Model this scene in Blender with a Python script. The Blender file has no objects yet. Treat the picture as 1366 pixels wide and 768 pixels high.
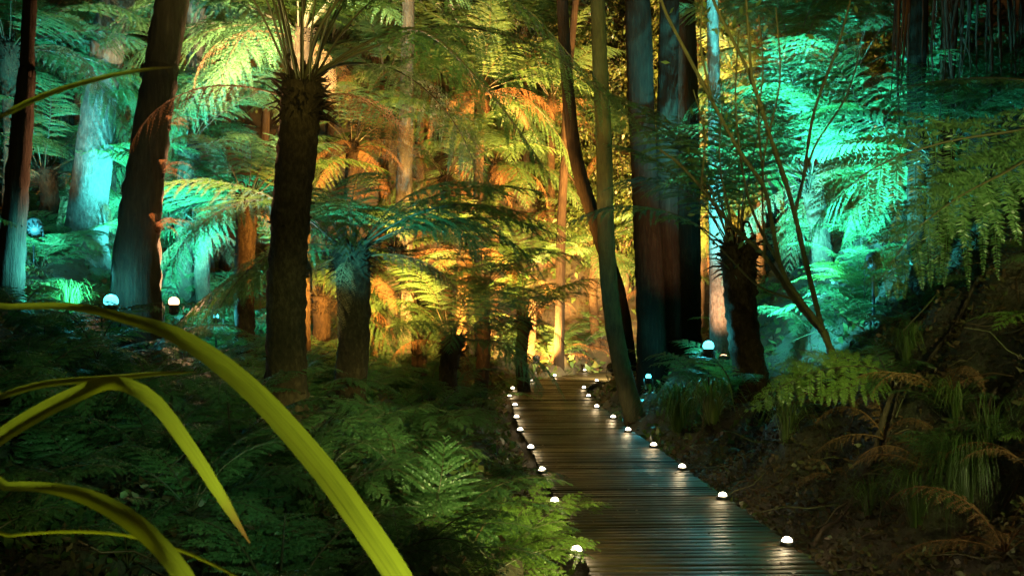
import bpy, math, random
import numpy as np
from mathutils import Vector

sc = bpy.context.scene
COL = sc.collection
R = math.radians
F = 35.0 / 36.0 * 1366.0          # focal length in photo pixels
CAMZ, HORIZON = 1.6, 410.0

# ------------------------------------------------------------------ camera, sky, moon, exposure
cam = bpy.data.cameras.new('camera')
cam.lens = 35.0; cam.sensor_width = 36.0
cam.shift_y = (HORIZON - 384.0) / 1366.0
cam.clip_start = 0.05; cam.clip_end = 500.0
cam.dof.use_dof = True; cam.dof.focus_distance = 9.0; cam.dof.aperture_fstop = 9.0
camo = bpy.data.objects.new('camera', cam); COL.objects.link(camo)
camo.location = (0, 0, CAMZ); camo.rotation_euler = (R(90), 0, 0)
sc.camera = camo

world = bpy.data.worlds.new('World'); sc.world = world; world.use_nodes = True
wn = world.node_tree
sky = wn.nodes.new('ShaderNodeTexSky'); sky.sky_type = 'NISHITA'; sky.sun_disc = False
sky.sun_elevation = R(35); sky.sun_rotation = R(200)
wn.nodes['Background'].inputs[1].default_value = 0.0016
wn.links.new(sky.outputs[0], wn.nodes['Background'].inputs[0])

moon = bpy.data.lights.new('moon', 'SUN'); moon.energy = 0.02; moon.angle = R(0.5); moon.color = (0.9, 0.95, 1.0)
mo = bpy.data.objects.new('moon', moon); COL.objects.link(mo)
mo.rotation_euler = (R(55), 0, R(-20))

sc.view_settings.view_transform = 'Standard'; sc.view_settings.look = 'None'
sc.view_settings.gamma = 1.0; sc.view_settings.exposure = 0.35
sc.cycles.max_bounces = 5; sc.cycles.diffuse_bounces = 2; sc.cycles.glossy_bounces = 2
sc.cycles.transmission_bounces = 2; sc.cycles.transparent_max_bounces = 4
sc.cycles.sample_clamp_indirect = 2.0; sc.cycles.caustics_reflective = False; sc.cycles.caustics_refractive = False
sc.cycles.use_denoising = True; sc.cycles.sample_clamp_direct = 10.0
sc.cycles.use_light_tree = True

TEAL = (0.07, 0.78, 0.88); AMBER = (1.0, 0.47, 0.085); WARM = (1.0, 0.72, 0.36); PEACH = (1.0, 0.50, 0.24); PALE = (1.0, 0.80, 0.42)

# ------------------------------------------------------------------ helpers
def P(px, py, Y):
    return np.array([(px - 683.0) / F * Y, Y, CAMZ + (HORIZON - py) / F * Y])

def tag(o, label=None, cat=None, group=None, kind=None):
    if label: o['label'] = label
    if cat: o['category'] = cat
    if group: o['group'] = group
    if kind: o['kind'] = kind
    return o

def empty(name, loc, label, cat, group=None):
    o = bpy.data.objects.new(name, None); COL.objects.link(o)
    o.location = [float(v) for v in loc]; o.empty_display_size = 0.1
    return tag(o, label, cat, group)

def put(name, mesh, parent=None, loc=None, rot=None, scale=None):
    o = bpy.data.objects.new(name, mesh); COL.objects.link(o)
    if parent: o.parent = parent
    if loc is not None: o.location = [float(v) for v in loc]
    if rot is not None: o.rotation_euler = rot
    if scale is not None: o.scale = (scale,) * 3 if not hasattr(scale, '__len__') else scale
    return o

def mesh_from(name, verts, faces, mats, midx=None, smooth=False):
    """verts (N,3); faces: (M,4) int array or list of arrays of 3/4 columns"""
    me = bpy.data.meshes.new(name)
    if not isinstance(faces, list): faces = [faces]
    faces = [f for f in faces if len(f)]
    nv = len(verts)
    me.vertices.add(nv); me.vertices.foreach_set('co', np.asarray(verts, np.float32).ravel())
    idx = np.concatenate([np.asarray(f, np.int32).ravel() for f in faces])
    tot = np.concatenate([np.full(len(f), f.shape[1], np.int32) for f in faces])
    start = np.concatenate([[0], np.cumsum(tot)[:-1]]).astype(np.int32)
    me.loops.add(len(idx)); me.loops.foreach_set('vertex_index', idx)
    me.polygons.add(len(tot)); me.polygons.foreach_set('loop_start', start)
    try: me.polygons.foreach_set('loop_total', tot)
    except Exception: pass
    for m in (mats if isinstance(mats, (list, tuple)) else [mats]): me.materials.append(m)
    if midx is not None: me.polygons.foreach_set('material_index', np.asarray(midx, np.int32))
    if smooth: me.polygons.foreach_set('use_smooth', np.ones(len(tot), bool))
    me.update(calc_edges=True); me.validate()
    return me

class MB:
    """collects quads / tris into one mesh"""
    def __init__(s): s.v = []; s.q = []; s.t = []; s.qm = []; s.tm = []; s.n = 0
    def add(s, v, q=None, t=None, m=0):
        v = np.asarray(v, float)
        if q is not None and len(q): s.q.append(np.asarray(q) + s.n); s.qm.append(np.full(len(q), m))
        if t is not None and len(t): s.t.append(np.asarray(t) + s.n); s.tm.append(np.full(len(t), m))
        s.v.append(v); s.n += len(v)
    def build(s, name, mats, smooth=False, off=None):
        v = np.concatenate(s.v)
        if off is not None: v = v - np.asarray(off)
        fs = []; mi = []
        if s.q: fs.append(np.concatenate(s.q)); mi.append(np.concatenate(s.qm))
        if s.t: fs.append(np.concatenate(s.t)); mi.append(np.concatenate(s.tm))
        return mesh_from(name, v, fs, mats, np.concatenate(mi), smooth)

def unit(v):
    v = np.asarray(v, float); n = np.linalg.norm(v, axis=-1, keepdims=True); return v / np.maximum(n, 1e-9)

def spline(pts, n):
    """Catmull-Rom through pts, resampled to n points evenly by arc length"""
    p = np.asarray(pts, float)
    if len(p) == 2: return p[0] + (p[1] - p[0]) * np.linspace(0, 1, n)[:, None]
    q = np.vstack([2 * p[0] - p[1], p, 2 * p[-1] - p[-2]])
    out = []
    for i in range(1, len(q) - 2):
        t = np.linspace(0, 1, 24, endpoint=False)[:, None]
        a, b, c, d = q[i - 1], q[i], q[i + 1], q[i + 2]
        out.append(.5 * (2 * b + (c - a) * t + (2 * a - 5 * b + 4 * c - d) * t ** 2 + (3 * b - a - 3 * c + d) * t ** 3))
    out.append(p[-1:]); c = np.vstack(out)
    s = np.concatenate([[0], np.cumsum(np.linalg.norm(np.diff(c, axis=0), axis=1))])
    u = np.linspace(0, s[-1], n)
    return np.stack([np.interp(u, s, c[:, k]) for k in range(c.shape[1])], 1)

def frames(c, up=(0, 0, 1)):
    T = unit(np.gradient(c, axis=0)); up = np.broadcast_to(np.asarray(up, float), T.shape)
    S = np.cross(T, up); bad = np.linalg.norm(S, axis=1) < 0.05
    S[bad] = np.cross(T[bad], [0, 1, 0.01]); S = unit(S); U = unit(np.cross(S, T))
    return T, S, U

def tube(mb, c, r, seg=6, m=0, cap=True, jit=None):
    c = np.asarray(c, float); n = len(c); r = np.broadcast_to(np.asarray(r, float), (n,))
    T, S, U = frames(c, (0.03, 1, 0.02) if abs(unit(c[-1] - c[0])[2]) > .7 else (0, 0, 1))
    a = np.arange(seg) / seg * 2 * np.pi
    rr = r[:, None] * (1 if jit is None else jit)
    v = c[:, None, :] + (S[:, None, :] * np.cos(a)[None, :, None] + U[:, None, :] * np.sin(a)[None, :, None]) * (rr[..., None] if np.ndim(rr) == 2 and np.shape(rr)[1] == seg else rr[:, :, None])
    i = np.arange(n - 1)[:, None] * seg; j = np.arange(seg)[None, :]; k = (j + 1) % seg
    q = np.stack([i + j, i + k, i + seg + k, i + seg + j], -1).reshape(-1, 4)
    v = v.reshape(-1, 3); t = None
    if cap:
        v = np.vstack([v, c[:1], c[-1:]]); b = n * seg
        t = np.vstack([np.stack([np.full(seg, b), (np.arange(seg) + 1) % seg, np.arange(seg)], 1),
                       np.stack([np.full(seg, b + 1), (n - 1) * seg + np.arange(seg), (n - 1) * seg + (np.arange(seg) + 1) % seg], 1)])
    mb.add(v, q, t, m)

def lathe(mb, prof, at=(0, 0, 0), seg=16, m=0):
    prof = np.asarray(prof, float); n = len(prof); a = np.arange(seg) / seg * 2 * np.pi
    v = np.stack([prof[:, 0][:, None] * np.cos(a), prof[:, 0][:, None] * np.sin(a), np.broadcast_to(prof[:, 1][:, None], (n, seg))], -1).reshape(-1, 3) + np.asarray(at)
    i = np.arange(n - 1)[:, None] * seg; j = np.arange(seg)[None, :]; k = (j + 1) % seg
    mb.add(v, np.stack([i + j, i + k, i + seg + k, i + seg + j], -1).reshape(-1, 4), None, m)

def box(mb, lo, hi, m=0):
    lo = np.asarray(lo, float); hi = np.asarray(hi, float)
    v = np.array([[(lo, hi)[(i >> k) & 1][k] for k in range(3)] for i in range(8)])
    mb.add(v, np.array([[0, 2, 3, 1], [4, 5, 7, 6], [0, 1, 5, 4], [2, 6, 7, 3], [0, 4, 6, 2], [1, 3, 7, 5]]), None, m)

# ------------------------------------------------------------------ materials
def nodes(name):
    m = bpy.data.materials.new(name); m.use_nodes = True
    return m, m.node_tree.nodes, m.node_tree.links

def ramp(N, L, fac, stops):
    r = N.new('ShaderNodeValToRGB'); L.new(fac, r.inputs[0])
    e = r.color_ramp.elements
    while len(e) < len(stops): e.new(0.5)
    for k, (p, c) in enumerate(stops): e[k].position = p; e[k].color = (*c, 1)
    return r.outputs[0]

def noise(N, L, scale, detail=4, rough=.6, vec=None):
    n = N.new('ShaderNodeTexNoise'); n.inputs['Scale'].default_value = scale
    n.inputs['Detail'].default_value = detail; n.inputs['Roughness'].default_value = rough
    if vec is not None: L.new(vec, n.inputs['Vector'])
    return n.outputs['Fac']

def mathn(N, L, op, a, b):
    n = N.new('ShaderNodeMath'); n.operation = op
    for k, v in enumerate((a, b)):
        if isinstance(v, (int, float)): n.inputs[k].default_value = v
        else: L.new(v, n.inputs[k])
    return n.outputs[0]

def leaf_mat(name, stops, rough=.42, spec=.45, transl=.35, tcol=(1.0, 1.15, .6)):
    m, N, L = nodes(name); b = N['Principled BSDF']
    oi = N.new('ShaderNodeObjectInfo'); ge = N.new('ShaderNodeNewGeometry')
    nz = noise(N, L, 3.0, 3, .6, ge.outputs['Position'])
    f = mathn(N, L, 'ADD', mathn(N, L, 'MULTIPLY', oi.outputs['Random'], .35), mathn(N, L, 'ADD', mathn(N, L, 'MULTIPLY', ge.outputs['Random Per Island'], .3), mathn(N, L, 'MULTIPLY', nz, .4)))
    c = ramp(N, L, f, stops)
    L.new(c, b.inputs['Base Color']); b.inputs['Roughness'].default_value = rough
    b.inputs['Specular IOR Level'].default_value = spec
    tr = N.new('ShaderNodeBsdfTranslucent'); mx = N.new('ShaderNodeMix'); mx.data_type = 'RGBA'; mx.blend_type = 'MULTIPLY'
    mx.inputs[0].default_value = 1; L.new(c, mx.inputs[6]); mx.inputs[7].default_value = (*tcol, 1)
    L.new(mx.outputs[2], tr.inputs[0])
    ms = N.new('ShaderNodeMixShader'); ms.inputs[0].default_value = transl
    L.new(b.outputs[0], ms.inputs[1]); L.new(tr.outputs[0], ms.inputs[2]); L.new(ms.outputs[0], N['Material Output'].inputs[0])
    return m

def bark_mat(name, stops, scale=(9, 9, 1.6), bump=.7, rough=.8, wet=.35):
    m, N, L = nodes(name); b = N['Principled BSDF']
    tc = N.new('ShaderNodeTexCoord'); mp = N.new('ShaderNodeMapping'); mp.inputs['Scale'].default_value = scale
    L.new(tc.outputs['Object'], mp.inputs[0])
    n1 = noise(N, L, 3.0, 8, .7, mp.outputs[0]); n2 = noise(N, L, 1.7, 4, .6, tc.outputs['Object'])
    f = mathn(N, L, 'ADD', mathn(N, L, 'MULTIPLY', n1, .65), mathn(N, L, 'MULTIPLY', n2, .35))
    L.new(ramp(N, L, f, stops), b.inputs['Base Color'])
    b.inputs['Roughness'].default_value = rough; b.inputs['Specular IOR Level'].default_value = wet
    bp = N.new('ShaderNodeBump'); bp.inputs['Strength'].default_value = bump; bp.inputs['Distance'].default_value = .04
    L.new(n1, bp.inputs['Height']); L.new(bp.outputs[0], b.inputs['Normal'])
    return m

M = {}
M['frond'] = leaf_mat('fern_frond', [(.2, (.022, .055, .018)), (.5, (.052, .112, .04)), (.8, (.09, .155, .06))], .4, .5, .45)
M['young'] = leaf_mat('young_fern_frond', [(.2, (.07, .12, .02)), (.5, (.11, .19, .035)), (.8, (.15, .23, .05))], .4, .5, .4)
M['dead'] = leaf_mat('dead_fern_frond', [(.2, (.07, .035, .015)), (.5, (.15, .075, .032)), (.8, (.22, .13, .06))], .7, .25, .2, (1, .9, .7))
M['rachis'] = leaf_mat('fern_stipe', [(.2, (.014, .009, .005)), (.5, (.03, .024, .01)), (.8, (.05, .042, .016))], .45, .5, .0)
M['leaf'] = leaf_mat('broad_leaf', [(.2, (.03, .06, .015)), (.5, (.07, .11, .03)), (.8, (.13, .14, .05))], .35, .5, .35)
M['flax'] = leaf_mat('flax_leaf', [(.2, (.11, .14, .015)), (.5, (.165, .195, .018)), (.8, (.22, .24, .025))], .35, .5, .4, (1.1, 1.0, .3))
m = M['flax']; N, L = m.node_tree.nodes, m.node_tree.links
an = N.new('ShaderNodeAttribute'); an.attribute_name = 'across'
mp = N.new('ShaderNodeMapping'); mp.inputs['Scale'].default_value = (7, 1.6, 3); L.new(an.outputs['Vector'], mp.inputs[0])
st = noise(N, L, 1.6, 4, .6, mp.outputs[0]); mp2 = N.new('ShaderNodeMapping'); mp2.inputs['Scale'].default_value = (1.2, 9, 3); L.new(an.outputs['Vector'], mp2.inputs[0])
bl = noise(N, L, 2.0, 5, .7, mp2.outputs[0])
cr = [n for n in N if n.bl_idname == 'ShaderNodeValToRGB'][0]
L.new(mathn(N, L, 'ADD', mathn(N, L, 'MULTIPLY', st, .85), mathn(N, L, 'SUBTRACT', mathn(N, L, 'MULTIPLY', bl, .6), .22)), cr.inputs[0])
cr.color_ramp.elements[0].color = (.07, .075, .010, 1)
sx = N.new('ShaderNodeSeparateXYZ'); L.new(an.outputs['Vector'], sx.inputs[0])
tipf = N.new('ShaderNodeMapRange'); L.new(mathn(N, L, 'ADD', sx.outputs[1], mathn(N, L, 'MULTIPLY', bl, .04)), tipf.inputs[0]); tipf.inputs[1].default_value = .975; tipf.inputs[2].default_value = 1.01
mxb = N.new('ShaderNodeMix'); mxb.data_type = 'RGBA'; L.new(tipf.outputs[0], mxb.inputs[0]); L.new(cr.outputs[0], mxb.inputs[6]); mxb.inputs[7].default_value = (.10, .05, .02, 1)
L.new(mxb.outputs[2], N['Principled BSDF'].inputs['Base Color'])
bp = N.new('ShaderNodeBump'); bp.inputs['Strength'].default_value = .35; bp.inputs['Distance'].default_value = .002
L.new(st, bp.inputs['Height']); L.new(bp.outputs[0], N['Principled BSDF'].inputs['Normal'])
M['grass'] = leaf_mat('grass_blade', [(.2, (.03, .07, .012)), (.5, (.07, .12, .025)), (.8, (.14, .17, .05))], .4, .5, .35)
M['litter'] = leaf_mat('fallen_leaf', [(.2, (.025, .016, .009)), (.45, (.075, .042, .02)), (.65, (.05, .065, .022)), (.85, (.17, .11, .055))], .5, .4, .15, (1, .9, .6))
M['fernbark'] = bark_mat('tree_fern_fibre', [(.3, (.006, .004, .002)), (.5, (.03, .019, .010)), (.7, (.085, .058, .03))], (10, 10, 5), 1.0, .9, .12)
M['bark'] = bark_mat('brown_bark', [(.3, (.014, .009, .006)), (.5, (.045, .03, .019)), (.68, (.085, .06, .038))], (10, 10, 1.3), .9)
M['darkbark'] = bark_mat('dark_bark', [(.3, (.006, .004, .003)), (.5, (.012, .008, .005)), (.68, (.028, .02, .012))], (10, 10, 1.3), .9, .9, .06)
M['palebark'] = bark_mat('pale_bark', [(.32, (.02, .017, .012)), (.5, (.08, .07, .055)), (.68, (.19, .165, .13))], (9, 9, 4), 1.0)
M['mossbark'] = bark_mat('mossy_bark', [(.3, (.018, .017, .007)), (.5, (.055, .05, .018)), (.7, (.10, .095, .035))], (9, 9, 2), .7)
M['root'] = bark_mat('red_root', [(.3, (.015, .006, .004)), (.5, (.06, .022, .013)), (.7, (.11, .05, .03))], (12, 12, 1), .8, .9, .1)

def simple(name, col, rough=.5, metal=0.0):
    m, N, L = nodes(name); b = N['Principled BSDF']
    f = noise(N, L, 30.0, 3)
    L.new(ramp(N, L, f, [(.3, tuple(c * .75 for c in col)), (.7, tuple(min(1, c * 1.15) for c in col))]), b.inputs['Base Color'])
    b.inputs['Roughness'].default_value = rough; b.inputs['Metallic'].default_value = metal
    return m
M['housing'] = simple('dark_lamp_metal', (.03, .03, .032), .45, .6)

def lens_mat(name, col, strength):
    m, N, L = nodes(name); b = N['Principled BSDF']
    b.inputs['Base Color'].default_value = (*[.2 + .8 * c for c in col], 1); b.inputs['Roughness'].default_value = .2
    b.inputs['Emission Color'].default_value = (*[.03 + .97 * c for c in col], 1); b.inputs['Emission Strength'].default_value = strength
    m.cycles.emission_sampling = 'NONE'
    return m
LENS = {'teal': lens_mat('lit_teal_glass', TEAL, 3), 'warm': lens_mat('lit_warm_glass', (1, .85, .62), 12),
        'peach': lens_mat('lit_peach_glass', PEACH, 5), 'amber': lens_mat('lit_amber_glass', AMBER, 25), 'pale': lens_mat('lit_pale_glass', PALE, 25)}

# soil
m, N, L = nodes('forest_soil'); b = N['Principled BSDF']; tc = N.new('ShaderNodeTexCoord')
n1 = noise(N, L, 2.2, 8, .65, tc.outputs['Object']); n2 = noise(N, L, 22, 6, .7, tc.outputs['Object'])
f = mathn(N, L, 'ADD', mathn(N, L, 'MULTIPLY', n1, .55), mathn(N, L, 'MULTIPLY', n2, .45))
L.new(ramp(N, L, f, [(.3, (.012, .009, .006)), (.48, (.045, .03, .018)), (.6, (.045, .05, .02)), (.72, (.12, .08, .045))]), b.inputs['Base Color'])
b.inputs['Roughness'].default_value = .75
bp = N.new('ShaderNodeBump'); bp.inputs['Strength'].default_value = .9; bp.inputs['Distance'].default_value = .05
L.new(n2, bp.inputs['Height']); L.new(bp.outputs[0], b.inputs['Normal']); M['soil'] = m
# wet deck boards
m, N, L = nodes('wet_deck_board'); b = N['Principled BSDF']; tc = N.new('ShaderNodeTexCoord'); ge = N.new('ShaderNodeNewGeometry')
mp = N.new('ShaderNodeMapping'); mp.inputs['Scale'].default_value = (1.5, 14, 6); L.new(tc.outputs['Object'], mp.inputs[0])
n1 = noise(N, L, 4, 6, .65, mp.outputs[0]); n2 = noise(N, L, 1.1, 4, .6, tc.outputs['Object'])
f = mathn(N, L, 'ADD', mathn(N, L, 'MULTIPLY', ge.outputs['Random Per Island'], .45), mathn(N, L, 'MULTIPLY', n1, .5))
L.new(ramp(N, L, f, [(.2, (.007, .0055, .0025)), (.5, (.022, .0165, .0075)), (.8, (.055, .041, .02))]), b.inputs['Base Color'])
r = N.new('ShaderNodeMapRange'); L.new(n2, r.inputs[0]); r.inputs[1].default_value = .35; r.inputs[2].default_value = .65; r.inputs[3].default_value = .38; r.inputs[4].default_value = .62
L.new(r.outputs[0], b.inputs['Roughness'])
bp = N.new('ShaderNodeBump'); bp.inputs['Strength'].default_value = .5; bp.inputs['Distance'].default_value = .01
L.new(n1, bp.inputs['Height']); L.new(bp.outputs[0], b.inputs['Normal']); b.inputs['Specular IOR Level'].default_value = .2; M['deck'] = m

# ------------------------------------------------------------------ terrain
CL = np.array([(1.62, -9), (1.45, -4), (1.35, 0), (1.25, 4), (1.17, 6.7), (1.08, 8.4), (1.0, 10), (.93, 11.6), (.83, 13.1), (.77, 14.6), (.72, 16.4), (.69, 18.2), (.82, 20.2), (1.3, 22.0), (2.2, 23.5), (3.6, 24.7), (6, 25.6), (10, 26.4), (16, 27)])
CLS = spline(CL, 220)
HW = .72
def pathdist(x, y):
    x = np.asarray(x, float); y = np.asarray(y, float)
    sh = x.shape; x = x.ravel(); y = y.ravel()
    best = np.full(x.shape, 1e9); sgn = np.ones(x.shape)
    for a, c in zip(CLS[:-1], CLS[1:]):
        e = c - a; l2 = e @ e
        t = np.clip(((x - a[0]) * e[0] + (y - a[1]) * e[1]) / l2, 0, 1)
        dx = x - a[0] - t * e[0]; dy = y - a[1] - t * e[1]; d = np.hypot(dx, dy)
        w = d < best; best[w] = d[w]; sgn[w] = np.sign(dx * e[1] - dy * e[0])[w]
    return (best * sgn).reshape(sh)
_r = np.random.default_rng(7)
BUMPS = [(_r.uniform(3, 20), _r.uniform(0, 6.28), _r.uniform(0, 6.28)) for _ in range(26)]
def H(x, y):
    x = np.asarray(x, float); y = np.asarray(y, float)
    s = pathdist(x, y); d = np.abs(s)
    dl = np.maximum(d - .95, 0)
    left = .26 * np.minimum(dl, 3.6) + .62 * np.maximum(dl - 3.6, 0)
    k = np.clip((y - 7.5) / 4.0, 0, 1); k = k * k * (3 - 2 * k)
    dr = np.maximum(d - .9, 0)
    near = 1.15 * np.minimum(dr, 2.4) + .8 * np.maximum(dr - 2.4, 0)
    far = .45 * np.minimum(dr, 2.0) + 1.05 * np.maximum(dr - 2.0, 0)
    right = near * (1 - k) + far * k
    z = np.where(s < 0, left, right)
    z = z + .75 * np.maximum(y - 26.8, 0)
    z = np.minimum(z, 16 + .1 * z)
    amp = np.clip(dl / 1.5, 0, 1)
    n = .10 * np.sin(1.9 * x + .6 * y + 1) * np.sin(1.5 * y - .7 * x) + .07 * np.sin(4.1 * x + 2) * np.sin(3.7 * y + 1.3) + .035 * np.sin(9.3 * x + 3.1 * y) * np.sin(8.1 * y - 2.2 * x)
    off = np.zeros(z.shape)
    for k, (fr, th, ph) in enumerate(BUMPS): off = off + .24 / fr * np.sin(fr * (x * math.cos(th) + y * math.sin(th)) + ph + .8 * np.sin(x * 2.1 + k))
    return z + n * amp + off * np.clip((d - .9) / .5, 0, 1) - .14
def ground(px, py, ymin=1.0, ymax=60):
    """where the sight line through a photo pixel meets the ground"""
    Y = np.linspace(ymin, ymax, 1500)
    X = (px - 683.0) / F * Y; Z = CAMZ + (HORIZON - py) / F * Y
    h = H(X, Y); w = np.nonzero(h >= Z)[0]
    i = w[0] if len(w) else len(Y) - 1
    return np.array([X[i], Y[i], float(h[i])])
def gz(x, y): return float(H(np.array([x]), np.array([y]))[0])

nx, ny = 260, 330
gx = np.sign(np.linspace(-1, 1, nx)) * (np.abs(np.linspace(-1, 1, nx)) ** 1.6) * 34 + 1
gy = np.linspace(0, 1, ny) ** 1.5 * 78 - 9
GX, GY = np.meshgrid(gx, gy); GZ = H(GX, GY)
rng = np.random.default_rng(7)
GZ = GZ + rng.normal(0, .02, GZ.shape) * np.clip((np.abs(pathdist(GX, GY)) - .9) / .5, 0, 1)
i = np.arange(ny - 1)[:, None] * nx; j = np.arange(nx - 1)[None, :]
q = np.stack([i + j, i + j + 1, i + nx + j + 1, i + nx + j], -1).reshape(-1, 4)
tag(put('ground', mesh_from('ground', np.stack([GX, GY, GZ], -1).reshape(-1, 3), q, M['soil'], smooth=True)), kind='structure')

# boardwalk: cross boards, each slightly different, on two long bearers
mb = MB(); c = spline(CL, 2400)
seglen = np.concatenate([[0], np.cumsum(np.linalg.norm(np.diff(c, axis=0), axis=1))])
tg = unit(np.gradient(c, axis=0)); s = 3.0
while s < seglen[-1] - 2:
    w = .092; k = np.searchsorted(seglen, s + w / 2); p = c[k]; t = tg[k]; nrm = np.array([t[1], -t[0]])
    hw = HW + rng.normal(0, .006); dz = rng.normal(0, .0015); tilt = rng.normal(0, .0022); roll = rng.normal(0, .0012)
    vs = []
    for zz in (0, 1):
        for a, bb in ((-1, -1), (1, -1), (1, 1), (-1, 1)):
            inset = .004 if zz else 0
            e = p + nrm * a * (hw - inset) + t * bb * (w / 2 - inset)
            vs.append((e[0], e[1], (-.035 if not zz else dz + tilt * bb + roll * a)))
    vs = np.array(vs)
    ring = vs[4:].copy(); edge = np.stack([vs[:4, 0], vs[:4, 1], ring[:, 2] - .004], 1)
    allv = np.vstack([vs[:4], edge, ring])
    f = [[8, 9, 10, 11]] + [[a, (a + 1) % 4, 4 + (a + 1) % 4, 4 + a] for a in range(4)] + [[4 + a, 4 + (a + 1) % 4, 8 + (a + 1) % 4, 8 + a] for a in range(4)]
    mb.add(allv, f)
    s += w + .007
for side in (-.6, .6):
    kk = np.arange(0, 2400, 12); nn = np.stack([tg[kk, 1], -tg[kk, 0]], 1); cc = c[kk] + nn * side
    tube(mb, np.stack([cc[:, 0], cc[:, 1], np.full(len(kk), -.09)], 1), .05, 4)
tag(put('path', mb.build('path', M['deck'])), kind='structure')

# ------------------------------------------------------------------ fronds
def frond_arrays(curve, W, npin, npl, stipe, droop=.25, phi0=25, phi1=55, seed=0, roll=0.0, r0=.012, lw=1.1, taper=1.8, fold=.0, up=(0, 0, 1), plf=.5, jt=1.0):
    rg = np.random.default_rng(seed)
    n = 60; c = spline(curve, n); T, S, U = frames(c, up)
    if roll:
        S, U = S * math.cos(roll) + U * math.sin(roll), U * math.cos(roll) - S * math.sin(roll)
    L_ = np.sum(np.linalg.norm(np.diff(c, axis=0), axis=1))
    mb = MB()
    rr = r0 * (1 - .85 * np.linspace(0, 1, n)); tube(mb, c[::3], rr[::3], 5, 1)
    i = np.arange(npin); u = (i + .5) / npin; t = stipe + (1 - stipe) * u
    prof = np.minimum(1, .42 + 1.9 * u) * np.maximum(1 - u ** taper, 0) ** .85 + .03
    V = []; K = 0
    for sg in (-1, 1):
        tt = np.clip(t + rg.normal(0, .15 / npin, npin) + (.25 / npin if sg > 0 else 0), 0, 1) * (n - 1)
        i0 = np.clip(tt.astype(int), 0, n - 2); fr = (tt - i0)[:, None]
        B = c[i0] * (1 - fr) + c[i0 + 1] * fr; Tt = unit(T[i0] * (1 - fr) + T[i0 + 1] * fr)
        Ss = unit(S[i0] * (1 - fr) + S[i0 + 1] * fr) * sg; Uu = unit(U[i0])
        ph = np.radians(phi0 + (phi1 - phi0) * u ** 1.5 + rg.normal(0, 3.5, npin))[:, None]
        lift = fold + rg.normal(0, .07, npin)[:, None]
        D = unit(Ss * np.cos(ph) + Tt * np.sin(ph) + Uu * lift)
        ln = W * prof * rg.uniform(.9, 1.06, npin)
        dr = droop * rg.uniform(.6, 1.4, npin)
        v = (np.arange(npl) + .55) / npl
        # pinna axis
        pos = B[:, None] + D[:, None] * (ln[:, None] * v)[..., None]
        pos[..., 2] -= (dr * ln)[:, None] * v ** 2.0
        tv = D[:, None] * np.ones((1, npl, 1)); tv[..., 2] -= 2 * dr[:, None] * v; tv = unit(tv)
        nrm = unit(np.cross(tv, np.cross(Uu[:, None] * np.ones((1, npl, 1)), tv)))
        Q = unit(np.cross(nrm, tv))
        sp = L_ * (1 - stipe) / npin
        pl = sp * plf * (np.minimum(1, .6 + 2 * v) * (1 - v ** 2.6) ** .8 + .08)
        pl = pl[None] * np.minimum(1, ln / (W * .55) + .15)[:, None]
        wd = ln[:, None] / npl * lw * np.ones((1, npl)) * .5
        for s2 in (-1, 1):
            ja = rg.normal(0, .16 * jt, pl.shape)[..., None]; jb = rg.normal(0, .22 * jt, pl.shape)[..., None]
            d2 = unit(Q * s2 + tv * (.42 + ja) + nrm * (jb - .12))
            e = unit(tv + nrm * rg.normal(0, .3, pl.shape)[..., None])
            p0 = pos; p3 = pos + d2 * pl[..., None]
            pm = pos + d2 * (pl * .42)[..., None]
            a = pm + e * wd[..., None]; bq = pm - e * wd[..., None]
            p3 = p3 + tv * (wd * .3)[..., None]
            V.append(np.stack([p0 - e * (wd * .55)[..., None], bq, p3, a], 2).reshape(-1, 3)) if False else V.append(np.stack([p0, bq, p3, a], 2).reshape(-1, 3))
        # midrib strip of the pinna
        tipp = B + D * ln[:, None]; tipp[:, 2] -= dr * ln
        midp = B + D * (ln * .5)[:, None]; midp[:, 2] -= dr * ln * .25
        wv = Tt * .0035
        mb.add(np.stack([B - wv, B + wv, midp + wv * .7, midp - wv * .7], 1).reshape(-1, 3), np.arange(npin * 4).reshape(-1, 4), None, 0)
        mb.add(np.stack([midp - wv * .7, midp + wv * .7, tipp], 1).reshape(-1, 3), None, np.arange(npin * 3).reshape(-1, 3), 0)
    V = np.concatenate(V)
    mb.add(V, np.arange(len(V)).reshape(-1, 4), None, 0)
    return mb

def arc(L, a0, a1, n=14, bend=1.2, side=0.0):
    t = np.linspace(0, 1, n); a = np.radians(a0 + (a1 - a0) * t ** bend)
    x = np.concatenate([[0], np.cumsum(np.cos(a[:-1]))]) * L / (n - 1); z = np.concatenate([[0], np.cumsum(np.sin(a[:-1]))]) * L / (n - 1)
    return np.stack([x, side * t ** 2 * L, z], 1)

def variants(tagname, specs, L, W, npin, npl, stipe, mats, **kw):
    out = []
    for k, (a0, a1, sd) in enumerate(specs):
        mbx = frond_arrays(arc(L, a0, a1, side=sd), W, npin, npl, stipe, seed=100 + k * 7 + len(tagname), **kw)
        out.append(mbx.build(tagname, mats))
    return out
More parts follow.
